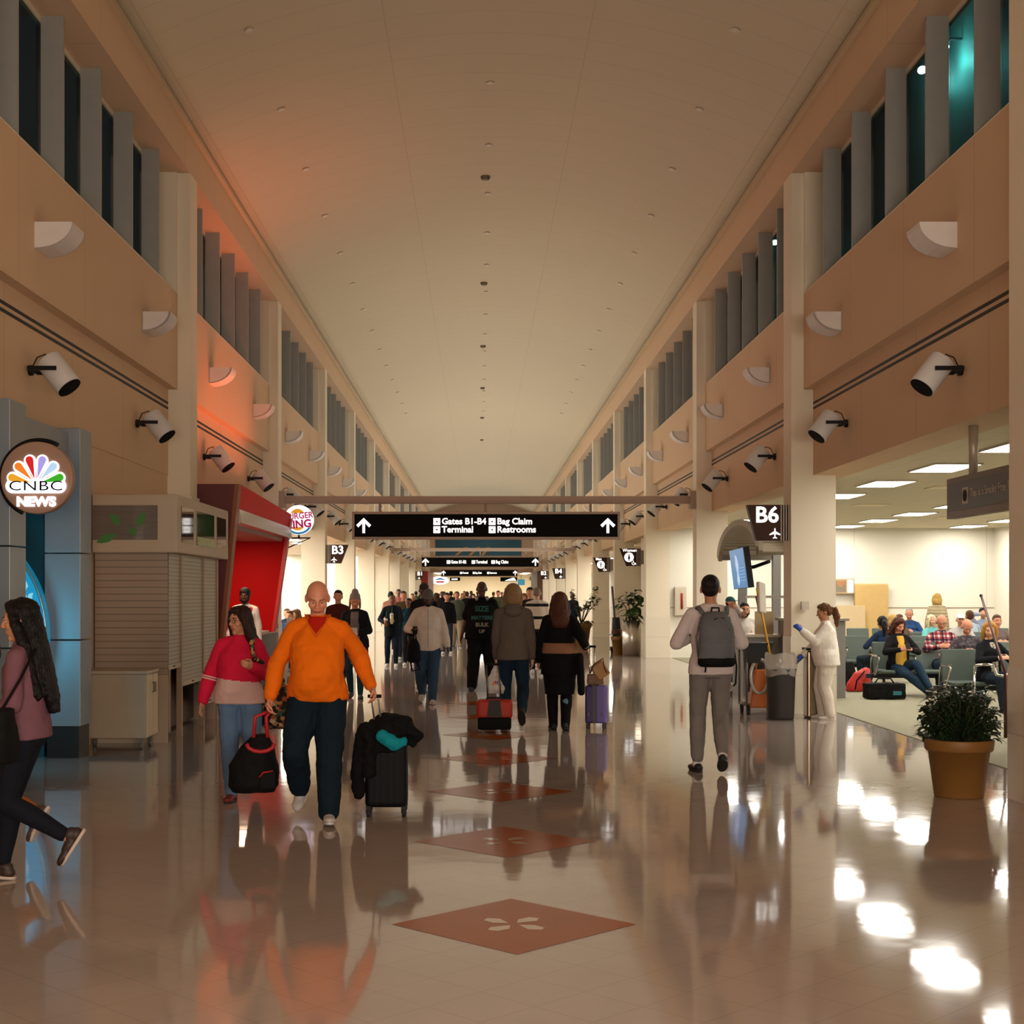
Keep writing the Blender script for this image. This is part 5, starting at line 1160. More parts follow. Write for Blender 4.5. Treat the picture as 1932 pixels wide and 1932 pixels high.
# red and black bag in his hand
redt = M('red webbing', 'a8121c', .6)
root = empty('carry_bag', Vector((hR.x-.13, 10.66, .20)), R(8), 'black bag with red straps carried by the bald man', 'bag')
b = MB(); b.loft([((0, 0, 0), .15, .08), ((0, 0, .05), .185, .10), ((.0, 0, .2), .18, .10), ((.03, 0, .34), .12, .08), ((.05, 0, .42), .05, .05)], n=22); soft(b, 'body', blk, root, .01, 4, disp=.03)
for sx_, dx in ((-1, .0), (1, .0)): MB().tube([(.05+sx_*.05, -.04, .40), (.05+sx_*.04, -.03, .55), Vector((hR.x-root.location.x, -.02, hR.z-root.location.z-.02))], .014, 6).build('strap', redt, root)
b = MB(); b.tube([(.05+.10*math.cos(a), -.075, .36+.06*math.sin(a)) for a in [R(180+30*i) for i in range(7)]], .016, 6); b.build('red_trim', redt, root)
b = MB(); b.box((.04, -.115, .03), (.16, -.07, .16)); soft(b, 'pocket', blk, root, .01, 3); MB().tube([(.04, -.118, .12), (.07, -.12, .155), (.14, -.12, .165)], .006, 5).build('zip', redt, root)
# suitcase, jacket, neck pillow
sx0 = (728-VX)/F*10.75
shellm = stripes('suitcase shell', ['08090b', '0f1114'], 0, [0, .5], .05, .6, .05, .12)
root = empty('suitcase', (sx0, 10.85, 0), 0, 'dark ribbed rolling suitcase pulled by the bald man', 'suitcase')
b = MB(); b.box((-.155, -.11, .07), (.155, .13, .62)); b.build('shell', shellm, root, bevel=.04, seg=4)
MB().box((-.157, .0, .075), (.157, .012, .618)).build('zip_seam', black, root)
gh = hL-root.location
for x in (-.025, .025): MB().cyl((gh.x*.85+x, .10, .6), (gh.x+x, gh.y, gh.z), .008).build('handle_rod', M('rod silver', 'c8c4be', .3, metal=.8), root)
MB().cyl((gh.x-.05, gh.y, gh.z), (gh.x+.05, gh.y, gh.z), .013).build('grip', black, root)
for x in (-.13, .13):
    for y in (-.08, .1): b = MB(); b.cyl((x-.012, y, .03), (x+.012, y, .03), .03); b.box((x-.018, y-.018, .03), (x+.018, y+.018, .08)); b.build('wheel', rubber, root)
root = empty('jacket', (sx0, 10.85, .6), 0, 'black jacket draped over the dark suitcase', 'jacket')
b = MB(); b.loft([((-.01, 0, -.12), .15, .15), ((0, 0, .02), .19, .17), ((.02, 0, .10), .15, .13), ((.02, 0, .15), .07, .07)], n=18)
b.cap((-.15, -.08, .03), .07, (-.215, -.1, -.30), .055); b.cap((-.215, -.1, -.30), .05, (-.2, -.1, -.42), .045); b.cap((-.12, -.12, 0), .06, (-.12, -.14, -.26), .05); b.cap((.14, -.06, .09), .06, (.235, -.1, .0), .035); b.cap((.14, 0, .06), .06, (.2, -.08, -.06), .03)
soft(b, 'cloth', cloth('0c0c0d'), root, .011, 3, disp=.05, dscale=.08)
root = empty('neck_pillow', (sx0+.03, 10.64, .56), 0, 'teal folded pillow tucked into the black jacket', 'pillow')
b = MB(); b.cap((-.05, 0, .05), .05, (.04, -.01, .0), .055); b.cap((.04, -.01, .0), .05, (.1, 0, .01), .035); soft(b, 'cushion', cloth('0f7f8a'), root, .009, 3, disp=.03, dscale=.06)
# -- bearded man behind
J = person('bearded person in a white hoodie over a teal tee by the red wall', at(462, 24.0), 178, 1.74, 1.1, False, 'dark', top='d4ccc8', loose=.03, bottom='22242a', hair='afro', hc='0a0808', beard=True, vox=.012)
open_front(J, cloth('6aa0a4'), .09, .07, 1.1); patch(J, [(-.14, 1.42), (-.09, 1.44), (-.05, 1.16), (-.12, 1.1)], redt, 'red_lanyard', off=.01)
# -- backpack man
Z = 13.4; H = 1.83; x0 = 1341
J = person('person with glasses in a pale sweater and grey joggers wearing a grey backpack', at(x0, Z), 2, H, .98, False, 'tan', head=(-14, 0), feetL=(-.10, .12, 0), feetR=(.07, -.18, .03, 28), handL=(-.13, .26, 1.2), handR=(.13, .26, 1.18), poleL=(-1, -.5, -.9), poleR=(1, -.5, -.9), top='ccbfba', loose=.024, hem=.86, bottom='77706a', legloose=.012, leglen=.9, sock='d8ccc4', shoes='14110f', sole='1a1715', hair='crop', hc='1a100c', glasses=True, curl=(1.2, 1.2), vox=.0075)
U = lambda x, y, z: J['W']((x, y, z))
root = empty('backpack', U(0, -.20, 0), R(2), 'grey backpack with a black base worn by the pale sweater man', 'backpack'); s_ = H/1.75
gm = M('backpack grey', '5c5e62', .75, bump=.35, bs=120, var=.12)
b = MB(); b.loft([((0, -.05, .96), .14, .06), ((0, -.06, 1.0), .158, .085), ((0, -.07, 1.12), .158, .10), ((0, -.05, 1.28), .15, .095), ((0, -.02, 1.38), .12, .075), ((0, 0, 1.42), .07, .05)], n=22); soft(b, 'body', gm, root, .01, 4, disp=.02, s=s_)
b = MB(); b.loft([((0, -.05, .945), .135, .06), ((0, -.06, .965), .162, .092), ((0, -.062, 1.02), .164, .094), ((0, -.06, 1.03), .15, .08)], n=22); soft(b, 'base', blk, root, .01, 2, s=s_)
b = MB(); b.loft([((0, -.10, 1.08), .12, .05), ((0, -.11, 1.18), .12, .062), ((0, -.08, 1.3), .1, .05)], n=18); soft(b, 'front_pocket', gm, root, .01, 3, disp=.02, s=s_)
for x in (-1, 1):
    b = MB(); b.tube([(x*.10, .0, 1.40), (x*.125, .10, 1.455), (x*.135, .20, 1.44), (x*.14, .305, 1.34), (x*.15, .32, 1.2)], .02, 6); b.tube([(x*.14, .02, 1.02), (x*.165, .0, 1.2), (x*.12, .0, 1.38)], .009, 5); o = b.build('shoulder_strap', gm, root); o.scale = (s_,)*3
b = MB(); b.tube([(.15, -.06, 1.1), (.17, -.08, .95), (.165, -.06, .8), (.15, -.05, .78)], .008, 5); b.tube([(-.1, -.1, .96), (-.105, -.1, .90)], .008, 5); b.tube([(-.12, -.1, 1.12), (-.1, -.12, 1.26), (-.02, -.1, 1.36), (.05, -.09, 1.37), (.1, -.12, 1.26)], .006, 5); o = b.build('webbing', blk, root); o.scale = (s_,)*3
b = MB(); b.tube([(-.035, .0, 1.41), (-.03, -.01, 1.455), (.03, -.01, 1.455), (.035, .0, 1.41)], .009, 6); o = b.build('grab_handle', blk, root); o.scale = (s_,)*3
# -- hooded man, seen from the back
Z = 17.6; H = 1.77; x0 = 968
J = person('person in a grey brown hoodie and jeans seen from behind, plastic bag in hand', at(x0, Z), 0, H, 1.0, False, 'pale', head=(0, -4), feetL=(-.09, .22, 0), feetR=(.10, -.22, .07, 48), handL=(lx(x0, 936, Z, H, False), .1, lz(1250, Z, H)), handR=(lx(x0, 1006, Z, H, False), .05, lz(1250, Z, H)), poleL=(-.5, -1, 0), poleR=(.5, -1, 0), top='5e5248', loose=.026, hem=.83, bottom='172a3a', legloose=.014, shoes='2a1c14', sole='241a14', hair='bob', hc='8a6a44', curl=(1.3, .6), vox=.009)
b = MB(); n = 14
for i in range(n): a, c = [2*PI*q/n for q in (i, i+1)]; b.cap((.085*math.cos(a), -.03+.085*math.sin(a), 1.475-.02*math.sin(a)), .035, (.085*math.cos(c), -.03+.085*math.sin(c), 1.475-.02*math.sin(c)), .035)
b.sph((0, -.10, 1.43), (.11, .055, .06)); child(J, b, 'hood', cloth('5e5248'), .01)
hh_ = J['W'](J['handL'])
root = empty('plastic_bag', Vector((hh_.x, hh_.y+.0, hh_.z-.36)), 0, 'white plastic bag with a colourful bird print carried by the hooded man', 'bag')
plas = M('white plastic', 'cfc6be', .3, bump=.5, bs=18, var=.08); b = MB(); b.loft([((0, 0, 0), .10, .05), ((0, 0, .05), .12, .075), ((0, 0, .18), .105, .06), ((0, 0, .28), .06, .03), ((0, 0, .36), .025, .02)], n=18); bo = soft(b, 'bag', plas, root, .009, 2, disp=.035, dscale=.07)
for i, c in enumerate(('d99a1c', 'e0761a', 'c01818', '6a5ab0', '2a70b8', '2ca01c')):
    me = bpy.data.meshes.new('f'); bm = bmesh.new(); m = AT(0, -.3, .10) @ Matrix.Rotation(R(-75+30*i), 4, 'Y') @ AT(0, 0, .012)
    bm.faces.new([bm.verts.new(m @ Vector((p[0], 0, p[1]))) for p in feather(.05, .02)]); bm.to_mesh(me); bm.free(); onmesh(bo, me, Matrix(), (0, 1, 0), .003); me.materials.append(M('print '+c, c, .5)); q = bpy.data.objects.new('printed_feather', me); COL.objects.link(q); q.parent = bo
orr = M('suitcase red', 'a82208', .6, bump=.2, bs=80); Z = 17.25; sx_ = (933-VX)/F*Z
root = empty('suitcase', (sx_, Z, 0), 0, 'low red and black rolling suitcase behind the hooded man', 'suitcase')
b = MB(); b.box((-.215, 0, .16), (.215, .24, .39)); b.build('body', orr, root, bevel=.05, seg=4); b = MB(); b.box((-.20, -.005, .035), (.20, .24, .19)); b.build('base', blk, root, bevel=.03, seg=3)
b = MB(); b.rings([[(-.09, -.012, .19), (.09, -.012, .19), (.065, -.012, .385), (-.065, -.012, .385)], [(-.09, .02, .19), (.09, .02, .19), (.065, .02, .385), (-.065, .02, .385)]], smooth=False); b.build('front_panel', M('panel charcoal', '2a2724', .7), root)
for x in (-.08, .08): MB().cyl((x, .2, .37), (x*.9-.02, .25, .8), .01).build('handle_rod', M('rod grey', '5a5650', .3, metal=.7), root)
MB().cyl((-.10, .25, .8), (.06, .25, .8), .014).build('grip', black, root); MB().tube([(-.1, .1, .385), (-.08, .1, .41), (.08, .1, .41), (.1, .1, .385)], .012, 6).build('top_handle', black, root)
for x in (-.17, .17): MB().cyl((x-.02, .12, .035), (x+.02, .12, .035), .035).build('wheel', M('wheel pale', '8a8680', .4), root)
# -- woman in the long black coat
Z = 17.6; H = 1.67; x0 = 1056
def coat(t, U, J):
    t.loft([(U(0, -.0, .44), .19, .15), (U(0, 0, .7), .21, .165), (U(0, 0, .95), .2, .15), (U(0, 0, 1.1), .17, .13)], n=22)
J = person('person in a long black coat with a tan waistband and tall boots, from behind', at(x0, Z), 0, H, 1.04, True, 'tan', feetL=(-.08, .06, 0), feetR=(.07, -.08, 0, 6), handL=(-.27, .12, .84), handR=(lx(x0, 1106, Z, H, False), .02, lz(1218, Z, H)), poleL=(-.7, -.8, 0), poleR=(.25, -1, -.5), top='0d0c0d', loose=.04, hem=.7, bottom='6a8aa0', legloose=.0, shoes='0e0c0c', sole='0e0c0c', hair='long', hc='4a2612', curl=(.6, 1.2), extra={'top': coat}, vox=.009)
b = MB(); b.loft([((0, -.005, .985), .232, .185), ((0, -.005, 1.12), .215, .17)], n=30); child(J, b, 'waistband', M('tan knit', '8a5e44', .9, bump=.5, bs=60), .01, 2, .008)
b = MB()
for k in 'LR':
    a = J['fm'+k] @ Vector((0, -.01, -.03)); kn_ = J['kn'][k]; b.cap(a, .058, a.lerp(kn_, .82), .080)
child(J, b, 'boot_shaft', cloth('0e0c0c'), .011, 3)
b = MB(); b.cap((.25, -.12, .95), .05, (.27, -.12, .5), .05); child(J, b, 'hanging_sleeve', cloth('0d0c0d'), .012, 3)
b = MB(); e, w_ = J['el']['R'], J['wr']['R']; d = (w_-e).normalized()
for t in (.62, .78): p = e.lerp(w_, t); b.cyl(p, p+d*.025, .06, .058, 18)
o = b.build('cuff_stripes', cloth('8a8a90'), J['root']); o.scale = (J['s'],)*3
hr = J['W'](J['handR'])
pur = M('suitcase purple', '3a2a66', .45, var=.1); Z = 17.75; sx_ = (1123-VX)/F*Z
root = empty('suitcase', (sx_, Z, 0), R(-12), 'tall purple rolling suitcase beside the black coat woman', 'suitcase')
MB().box((-.125, -.02, .07), (.03, .22, .53)).build('shell', pur, root, bevel=.025, seg=3); MB().box((.0, -.015, .07), (.13, .21, .53)).build('front_shell', M('suitcase lilac', '6a58a0', .4), root, bevel=.025, seg=3); MB().box((-.03, -.026, .08), (.02, .225, .535)).build('zip_band', M('zip grey', '4a4650', .5), root)
for x in (-.08, .08): MB().box((x-.006, -.03, .16), (x+.006, -.015, .2)).build('latch', chrome, root)
for x in (-.09, -.03): MB().cyl((x, .16, .5), (x, .16, 1.0), .008).build('handle_rod', chrome, root)
MB().cyl((-.11, .16, 1.0), (-.01, .16, 1.0), .014).build('grip', black, root)
for x in (-.1, .1):
    for y in (.02, .18): b = MB(); b.cyl((x-.012, y, .03), (x+.012, y, .03), .03); b.box((x-.015, y-.015, .03), (x+.015, y+.015, .08)); b.build('wheel', M('wheel grey', '3a3838', .5), root)
root = empty('handbag', (sx_+.01, Z+.08, .545), 0, 'tan leather handbag tilted on top of the purple suitcase', 'handbag')
lea = M('tan leather', 'a8763a', .5, bump=.2, bs=50)
b = MB(); b.box((-.10, -.09, .0), (.09, .07, .12)); soft(b, 'body', M('brown leather', '6a4416', .5), root, .01, 4, disp=.02)
b = MB(); b.cbox((.055, -.02, .17), (.17, .17, .19), (0, R(-33), 0)); soft(b, 'flap', lea, root, .01, 4, disp=.015)
MB().tube([(-.07, -.09, .14), (-.03, -.11, .24), (.08, -.12, .32), (.1, -.11, .2), (.13, -.1, .14)], .009, 6).build('strap', M('strap brown', '4a2814', .5), root)
# -- big man with the printed tee
Z = 24.9; H = 1.87; x0 = 909
J = person('large person in a black printed tee with headphones round the neck', at(x0, Z), 180, H, 1.22, False, 'dark', feetL=(-.16, .0, 0), feetR=(.16, .12, 0), handR=(.36, .1, .76), handL=(-.36, .05, .78), sleeve='short', top='0b0d0f', loose=.045, hem=.80, belly=.08, bottom='0e0f12', legloose=.04, shoes='15141a', sole='2a2830', hair='none', hc='none', vox=.0105)
teal = M('print teal', '0f5a58', .7); gpr = M('print pale', '8a8478', .7)
for s_t, z, sz, mt in (('SIZE', 1.30, .125, teal), ('MATTERS', 1.16, .085, teal), ('BULK', 1.05, .09, gpr), ('UP', .945, .08, gpr)): print_on(J, s_t, sz, mt, z*H/1.75*1.0)
b = MB()
for x in (-1, 1): b.sph((x*.085, .06, 1.485), (.03, .035, .04))
b.tube([(.085*math.cos(a), .04-.1*math.sin(a), 1.50) for a in [R(15*i) for i in range(13)]], .012, 6); o = b.build('headphones', M('headphone silver', '9a9a98', .3, metal=.5), J['root']); o.scale = (J['s'],)*3
# -- white shirt man
Z = 21.9; H = 1.72; x0 = 808
J = person('person in a white shirt and grey cap looking at a phone', at(x0, Z), 180, H, 1.08, False, 'dark', head=(4, -20), lean=2, feetL=(-.07, .18, 0), feetR=(.1, -.16, .03, 30), handR=(.22, .24, 1.13), poleR=(.7, -.3, -1), handL=(-.31, .08, .84), curl=(.5, 1.2), palmR=(-.3, .3, 1), top='cfc2b4', loose=.035, hem=.80, belly=.03, bottom='2c4258', legloose=.026, shoes='a8a098', sole='c8c0b8', hair='cap', hc='14100e', beard=True, glasses=True, extra={'cap': M('cap grey', '5a5856', .8)}, vox=.0095)
patch(J, [(-.004, 1.42), (.004, 1.42), (.004, .85), (-.004, .85)], M('placket', '8a8076', .8), 'placket', off=.003)
hp_ = J['W'](J['handR']); MB().cbox((0, 0, 0), (.07, .012, .14), (R(-40), 0, 0)).build('phone', black, loc=hp_+Vector((0, -.03, .02)), label='dark phone in the hand of the white shirt man', cat='phone')
root = empty('backpack', Vector((hp_.x-.03, hp_.y+.12, .62)), 0, 'black backpack hanging from the arm of the white shirt man', 'backpack')
b = MB(); b.loft([((0, 0, 0), .08, .05), ((0, 0, .06), .11, .08), ((0, 0, .25), .10, .075), ((0, 0, .36), .05, .04)], n=16); soft(b, 'body', blk, root, .012, 3, disp=.02)
b = MB(); b.tube([(-.05, 0, .05), (-.02, -.03, -.12), (.1, -.04, -.10), (.04, 0, .03)], .014, 6); b.tube([(0, 0, .34), (.02, .0, .5), (.04, 0, .34)], .014, 6); b.build('strap', blk, root)
person('person in dark clothes and a dark cap right behind the white shirt man', at(800, 25.6), 180, 1.84, 1.12, False, 'dark', top='12141a', bottom='181a20', hair='cap', hc='0e0c0c', extra={'cap': M('cap dark', '241f1e', .8)}, vox=.013)
# -- woman in black cardigan with the paper
Z = 23.0; H = 1.66; x0 = 670
def card(t, U, J):
    for x in (-1, 1): t.loft([(U(x*.15, -.02, .62), .07, .12), (U(x*.15, -.02, .9), .075, .13), (U(x*.13, -.01, 1.15), .06, .12), (U(x*.11, 0, 1.38), .055, .1)], n=14)
J = person('person with topknot hat in a black cardigan and grey dress reading a paper', at(x0, Z), 180, H, 1.1, True, 'rosy', head=(8, -22), feetL=(-.1, .15, 0), feetR=(.08, -.12, 0, 16), handL=(-.07, .27, 1.10), handR=(.1, .27, 1.09), poleL=(-1, -.6, -.6), poleR=(1, -.6, -.6), curl=(.9, .9), palmL=(.4, 0, 1), palmR=(-.4, 0, 1), top='15181d', loose=.03, hem=.84, extra={'top': card, 'cap': M('knit grey', '8a8078', .9, bump=.6, bs=60)}, bottom='1d3a44', legloose=.0, shoes='1f2c44', sole='2a3a50', hair='beanie', hc='8a6a50', vox=.0105)
b = MB(); b.loft([((0, .045, .58), .13, .085), ((0, .05, .86), .12, .1)], n=18); child(J, b, 'grey_dress', cloth('77706c'), .011); open_front(J, cloth('77706c'), .11, .06, .6)
hp_ = (J['W'](J['handL'])+J['W'](J['handR']))/2; MB().cbox((0, 0, 0), (.16, .01, .17), (R(-20), 0, R(8))).build('paper_sheet', M('paper', 'd0c8c0', .7), loc=hp_+Vector((0, -.04, .03)), label='white paper held by the woman in the black cardigan', cat='paper')
person('person in a maroon jacket half hidden behind the bald man', at(638, 27.0), 180, 1.72, 1.08, False, 'tan', top='3a1714', bottom='1a1a1e', hair='short', hc='140e0c', vox=.013)
# -- man with two drinks and those around him
Z = 33.0; H = 1.63; x0 = 740
J = person('person in a dark navy jacket carrying two iced drinks', at(x0, Z), 180, H, .95, False, 'brown', feetL=(-.09, .04, 0), feetR=(.12, .0, 0), handL=(-.07, .3, 1.12), handR=(.17, .28, 1.08), poleL=(-1, -.6, -.6), poleR=(1, -.6, -.6), curl=(1, 1), palmL=(1, 0, .2), palmR=(-1, 0, .2), top='141c26', loose=.028, hem=.72, bottom='141e2c', leglen=.93, shoes='d8d2cc', sole='d8d2cc', hair='crop', hc='0e0a09', beard=False, vox=.0125)
open_front(J, cloth('0a0b0d'), .07, .06, .7)
for k, nm in (('L', 'tall pale iced drink in the left hand of the navy jacket man'), ('R', 'short brown iced coffee in the right hand of the navy jacket man')):
    p = J['W'](J['hand'+k]); tall = k == 'L'; h = .2 if tall else .13; root = empty('iced_drink', p+Vector((.0, -.05, -.05)), 0, nm, 'drink')
    MB().loft([((0, 0, 0), .03, .03), ((0, 0, h), .043, .043)], n=14).build('cup', M('drink pale', 'c8bc98', .3) if tall else M('drink coffee', '7a4a24', .3), root); MB().loft([((0, 0, h), .045, .045), ((0, 0, h+.03), .04, .04), ((0, 0, h+.05), .015, .015)], n=14).build('lid', M('lid clear', 'd8d4cc', .2), root); MB().cyl((0, 0, h+.02), (.01, 0, h+.19), .006).build('straw', M('straw green', '1a6a3a', .5), root)
person('person with glasses in a teal hooded top between the two drink carriers', at(771, 33.6), 178, 1.55, .98, True, 'brown', head=(-10, 0), top='123038', bottom='1c2026', hair='short', hc='1a1210', glasses=True, vox=.0135)
person('person in an open orange brown jacket behind the iced drinks man', at(761, 36.5), 180, 1.72, 1.05, False, 'rosy', top='4a3a24', bottom='24242a', hair='short', hc='4a3424', vox=.016)
person('person in a salmon shirt turned away behind the iced drinks man', at(737, 41), 10, 1.72, 1.05, False, 'brown', top='b07868', bottom='2a2a30', hair='crop', hc='120c0a', vox=.018)
Z = 44.5; J = person('person in a grey green shirt and khaki trousers walking in the middle', at(862, Z), 180, 1.72, 1.1, False, 'rosy', feetL=(-.12, .12, 0), feetR=(.12, -.1, 0), handR=(.34, .1, .8), top='4c5248', loose=.035, hem=.84, belly=.04, bottom='9a8a70', legloose=.03, shoes='6a5a48', hair='short', hc='6a4a34', vox=.014)
# -- striped sweater man, seen from the back
st = stripes('striped sweater', ['e0d6c4', '121624', 'e0d6c4', '121624'], 2, [0, .32, .56, .999], .26)
person('person in a black and white striped sweater seen from behind', at(1013, 30.0), -6, 1.79, 1.12, False, 'pale', topmat=st, loose=.03, hem=.84, bottom='14141a', hair='crop', hc='8a7a68', vox=.0125)
person('person with dark hair right behind the hooded man', at(1000, 33), 180, 1.80, 1.0, False, 'tan', top='2a2220', bottom='1c1c22', hair='short', hc='1c120e', vox=.016)
person('person in a cream top beside the hooded man further back', at(989, 40), 180, 1.66, 1.02, True, 'tan', top='b8a488', bottom='3a3a40', hair='long', hc='7a5a3a', vox=.018)
person('person in a cap and navy top standing by the olive tree', at(1080, 52), 180, 1.68, 1.0, False, 'tan', top='1c2838', bottom='2a2c34', hair='cap', hc='5a4028', extra={'cap': M('cap beige', '9a8868', .8)}, vox=.018)
# -- the distant crowd
random.seed(3)
crowd = [(800, 48, 'in a teal cap'), (823, 46, 'with long dark hair'), (834, 62, 'in a black coat'), (843, 40, 'blond, in black'), (851, 66, 'in a dark sweater'), (872, 74, 'in pale grey'), (881, 58, 'in a black top with white lettering'), (889, 82, 'in a lilac shirt'), (893, 64, 'with curly dark hair'), (857, 84, 'bald, in navy'),
         (838, 78, 'with a red scarf'), (862, 92, 'in charcoal'), (876, 90, 'in a tan coat'), (901, 88, 'in maroon'), (931, 76, 'in a dark coat, right of the tee man'), (940, 60, 'in olive'), (947, 86, 'in slate blue'), (812, 72, 'in brown'), (828, 90, 'in beige'), (752, 52, 'in pink'), (778, 62, 'in rust'), (785, 80, 'in grey wool')]
tops = ['1a4a50', '2a1c20', '0f1014', '101014', '1c2028', '8a8680', '0e0e12', '7a6e98', '2a2428', '1c2438', '6a1a1c', '26262a', '8a6a48', '4a1c20', '15151a', '4a4a34', '3a4a5e', '4a3424', 'a08a6c', '9a5c58', '8a4a2c', '6a6662']
for (px, Z, d), tp in zip(crowd, tops):
    f = 'long' in d or 'curly' in d or 'pink' in d or 'pale' in d
    J = person('distant person %s in the crowd' % d, at(px, Z), random.choice((180, 180, 175, 0)), random.uniform(1.62, 1.82), random.uniform(.95, 1.15), f, random.choice(('tan', 'brown', 'rosy', 'pale', 'dark')), feetL=(-.1, random.uniform(-.15, .2), 0), feetR=(.1, random.uniform(-.15, .2), 0), top=tp, bottom=random.choice(('1c1e26', '2a3444', '3a342c')),
               hair='cap' if 'cap' in d else 'long' if 'long' in d else 'curly' if 'curly' in d else 'none' if 'bald' in d else 'short', hc=random.choice(('1a120e', '3a2414', '6a4a2c', '120e0c')) if 'bald' not in d else 'none', extra={'cap': M('cap teal', '1f7a78', .8)} if 'cap' in d else None, vox=.022)
# -- the cleaner in white
Z = 19.15; H = 1.52; x0 = 1560
J = person('cleaner in white clothes and blue gloves wiping beside the pillar', at(x0, Z), 86, H, 1.12, True, 'tan', lean=3, head=(4, -10), feetL=(-.10, -.03, 0), feetR=(.10, .05, 0), handL=(-.2, .40, 1.36), poleL=(-.2, -.2, -1), handR=(.2, .32, .98), poleR=(.5, -.8, -.4), top='e6ded0', loose=.045, hem=.80, belly=.05, bottom='e2d8c8', legloose=.035, shoes='e0d8cc', sole='cfc6b8', hair='ponytail', hc='5a3818', curl=(.9, .9), vox=.009)
b = MB(); 
for k, sd_ in (('L', -1), ('R', 1)): d = (J['wr'][k]-J['el'][k]).normalized(); b.cap(J['wr'][k], .038, J['wr'][k]+d*.1, .045); b.cap(J['wr'][k]+d*.1, .04, J['wr'][k]+d*.15+Vector((0, 0, -.03)), .025)
child(J, b, 'gloves', M('glove blue', '2a52b0', .5), .01, 2)
# -- people at the podium
person('seated person with a dark beard behind the gate podium', Vector(((1405-VX)/F*25.6, 25.6, 0)), 180, 1.72, 1.05, False, 'tan', pz=.72, top='c8c0b4', bottom='1c1c22', seated=True, feetL=(-.12, .3, .1), feetR=(.12, .3, .1), handL=(-.1, .3, .95), handR=(.08, .16, 1.33), hair='short', hc='14100e', beard=True, glasses=True, vox=.012)
J = person('person in a red top reaching across the gate podium', Vector(((1378-VX)/F*26.2, 26.2, 0)), 180+60, 1.60, 1.0, True, 'pale', handL=(-.1, .48, 1.1), handR=(.15, .5, 1.12), sleeve='short', top='a81c14', bottom='24242c', hair='cap', hc='3a2818', extra={'cap': M('cap teal two', '1f6a68', .8)}, vox=.013)
# -- the waiting passengers
def sit(label, px, Z, face, H, skin, top, hair, hc, fem=False, zoff=0, **kw):
    a = dict(pz=.535, seated=True, feetL=(-.12, .46, 0), feetR=(.12, .46, 0), handL=(-.10, .30, .80), handR=(.10, .30, .80), poleL=(-1, -.5, -.5), poleR=(1, -.5, -.5), hem=.86, vox=.010, shoes='2a2420', bottom='1e2834'); a.update(kw)
    p = at(px, Z); return person(label, p, face, H, kw.pop('g', 1.05) if False else 1.05, fem, skin, top=top, hair=hair, hc=hc, **a)
J = sit('seated person with curly hair, yellow top and black jacket using a phone', 1695, 23.42, 188, 1.66, 'rosy', '141214', 'curly', '4a2414', True, head=(10, -24), feetL=(-.26, .62, .12), feetR=(-.30, .56, 0), glasses=False, bottom='24384a')
patch(J, [(-.07, 1.0), (.07, 1.0), (.09, .62), (-.09, .62)], cloth('d8a840'), 'yellow_top') if False else None
b = MB(); b.loft([((0, .09, .52), .11, .09), ((0, .10, .7), .10, .085), ((0, .085, .88), .085, .075), ((0, .05, 1.03), .06, .05)], n=16); child(J, b, 'yellow_top', cloth('d0a040'), .011)
p = (J['W'](J['handL'])+J['W'](J['handR']))/2; MB().cbox((0, 0, 0), (.07, .012, .14), (R(-50), 0, 0)).build('phone', black, loc=p+Vector((0, -.03, .05)), label='dark phone of the seated woman in the yellow top', cat='phone')
plaid = M('plaid cloth', 'd8ccc4', .85, var=.03, spec=.15)
def bands(m, ax, per, wd, col, off=0):
    nt = m.node_tree; b_ = nt.nodes['Principled BSDF']; tc = nn(nt, 'ShaderNodeTexCoord'); sp = nn(nt, 'ShaderNodeSeparateXYZ'); nt.links.new(tc.outputs['Object'], sp.inputs[0])
    a = nn(nt, 'ShaderNodeMath', operation='ADD'); a.inputs[1].default_value = 100*per+off; nt.links.new(sp.outputs[ax], a.inputs[0])
    mo = nn(nt, 'ShaderNodeMath', operation='MODULO'); mo.inputs[1].default_value = per; nt.links.new(a.outputs[0], mo.inputs[0])
    lt = nn(nt, 'ShaderNodeMath', operation='LESS_THAN'); lt.inputs[1].default_value = wd; nt.links.new(mo.outputs[0], lt.inputs[0])
    old = b_.inputs['Base Color'].links[0].from_socket; mx = nn(nt, 'ShaderNodeMix', data_type='RGBA', blend_type='MULTIPLY'); mx.inputs['B'].default_value = lin(col)
    nt.links.new(lt.outputs[0], mx.inputs['Factor']); nt.links.new(old, mx.inputs['A']); nt.links.new(mx.outputs['Result'], b_.inputs['Base Color'])
for ax in (0, 2): bands(plaid, ax, .075, .042, 'c07880'); bands(plaid, ax, .15, .03, '6a6a90', .02)
sit('seated bald person with glasses in a red plaid shirt', 1776, 23.9, 175, 1.72, 'rosy', '8a2a30', 'fringe', '8a8078', head=(-6, -20), glasses=True, topmat=plaid)
sit('older seated bald person in a dark checked shirt looking down', 1824, 22.3, 170, 1.66, 'rosy', '3a3038', 'fringe', 'b0a89c', head=(0, -30), topmat=speckle('check cloth', '2e2630', ['4a3e44', '221c24', '5a4a4c'], 40))
J = sit('seated blonde person in a black jacket beside the right pillar', 1866, 20.3, 200, 1.66, 'pale', '121216', 'bob', 'b8843c', True, head=(-35, -10))
b = MB(); b.loft([((0, .09, .55), .09, .07), ((0, .09, .8), .08, .06), ((0, .06, 1.03), .05, .04)], n=14); child(J, b, 'patterned_top', speckle('blouse print', 'b8ac98', ['5a5048', '8a8070'], 40), .011)
sit('seated person with a dark ponytail and navy top facing away', 1665, 25.9, 30, 1.64, 'tan', '1c2c44', 'ponytail', '14100e', True, head=(-30, -5))
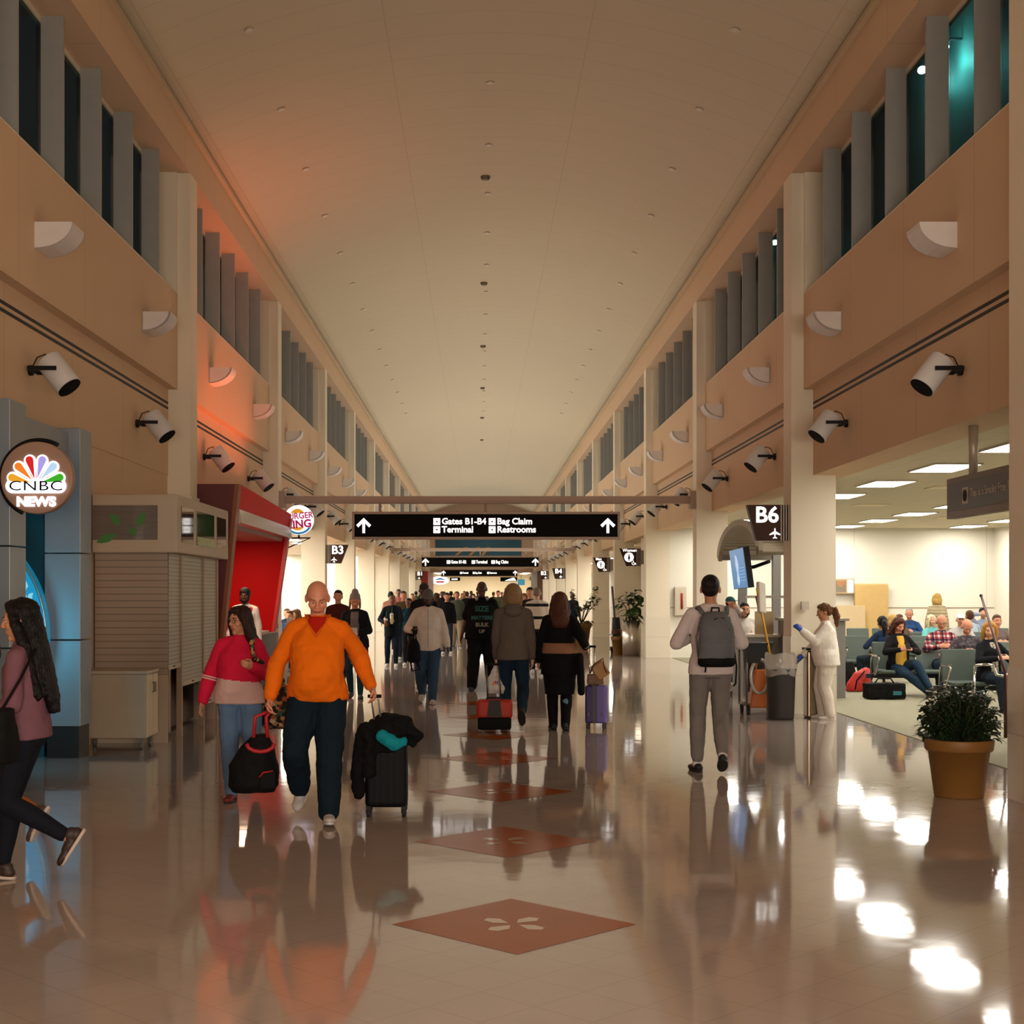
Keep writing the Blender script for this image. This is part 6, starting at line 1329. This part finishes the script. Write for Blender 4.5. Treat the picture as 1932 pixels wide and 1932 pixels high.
sit('seated grey haired person in a blue jacket at the back', 1716, 32.9, 160, 1.74, 'rosy', '2a4a74', 'crop', '8a8680', head=(0, -15), lean=8)
sit('seated person with auburn hair beside the blue jacket man', 1697, 29.55, 190, 1.62, 'tan', '5a4a44', 'short', '5a2c18', True, vox=.013)
sit('seated blonde person right behind the curly haired woman', 1683, 28.2, 10, 1.64, 'pale', '8a7a68', 'bob', 'c09a5a', True, vox=.013)
sit('seated white haired person in turquoise behind the plaid shirt man', 1757, 29.55, 195, 1.60, 'pale', '6ab0b0', 'bob', 'd8c8a0', True, vox=.013)
sit('seated person in a white cap left of the brown haired one', 1812, 28.1, 170, 1.66, 'rosy', 'a8a4a0', 'cap', 'b0a89c', extra={'cap': M('cap white', 'ded8cc', .8)}, vox=.013)
sit('seated person with brown hair and a pale blue shirt at the back', 1829, 31.0, 5, 1.70, 'tan', 'a8b8c8', 'short', '4a2c18', vox=.013)
sit('seated dark haired person on the phone against the back wall', 1855, 32.9, 185, 1.76, 'tan', '8a94a8', 'short', '241812', handR=(.12, .1, 1.18), vox=.013)
sit('seated person with brown hair beside the walking stick', 1881, 26.85, 180, 1.66, 'rosy', '6a5a58', 'short', '4a2e1c', True, vox=.013)
zig = stripes('striped cardigan', ['b8a480', '6a5a44', 'c8b898', '8a7a5c'], 2, [0, .3, .55, .8], .07)
person('standing blonde person in a striped cardigan at the back of the lounge', at(1768, 32.0), -8, 1.66, 1.08, True, 'pale', topmat=zig, hem=.78, hair='bob', hc='b89450', bottom='2a3040', vox=.0125)
# -- diners in the lounge on the left
for px, Z, c, h, lab in ((546, 32.0, '2a3a5a', 'short', 'diner in blue in the left lounge'), (556, 33.5, 'b0241c', 'bob', 'diner in red in the left lounge'), (541, 36.5, '1c2838', 'short', 'diner in a dark jacket at the back of the left lounge'), (560, 34.4, 'c8a48a', 'curly', 'diner in a beige top in the left lounge')):
    sit('seated '+lab, px, Z, 170, 1.68, 'tan', c, h, '5a3a20', vox=.015)
for px, Z in ((551, 31.0), (550, 35.2)):
    root = empty('cafe_table', at(px, Z), 0, 'small %s cafe table in the left lounge' % ('front' if Z < 33 else 'back'), 'table'); MB().cyl((0, 0, .72), (0, 0, .75), .4, n=24).build('top', white, root); MB().cyl((0, 0, .02), (0, 0, .72), .035).build('leg', alu, root); MB().cyl((0, 0, 0), (0, 0, .02), .25, n=20).build('base', black, root)

bpy.data.scenes.remove(TMP)
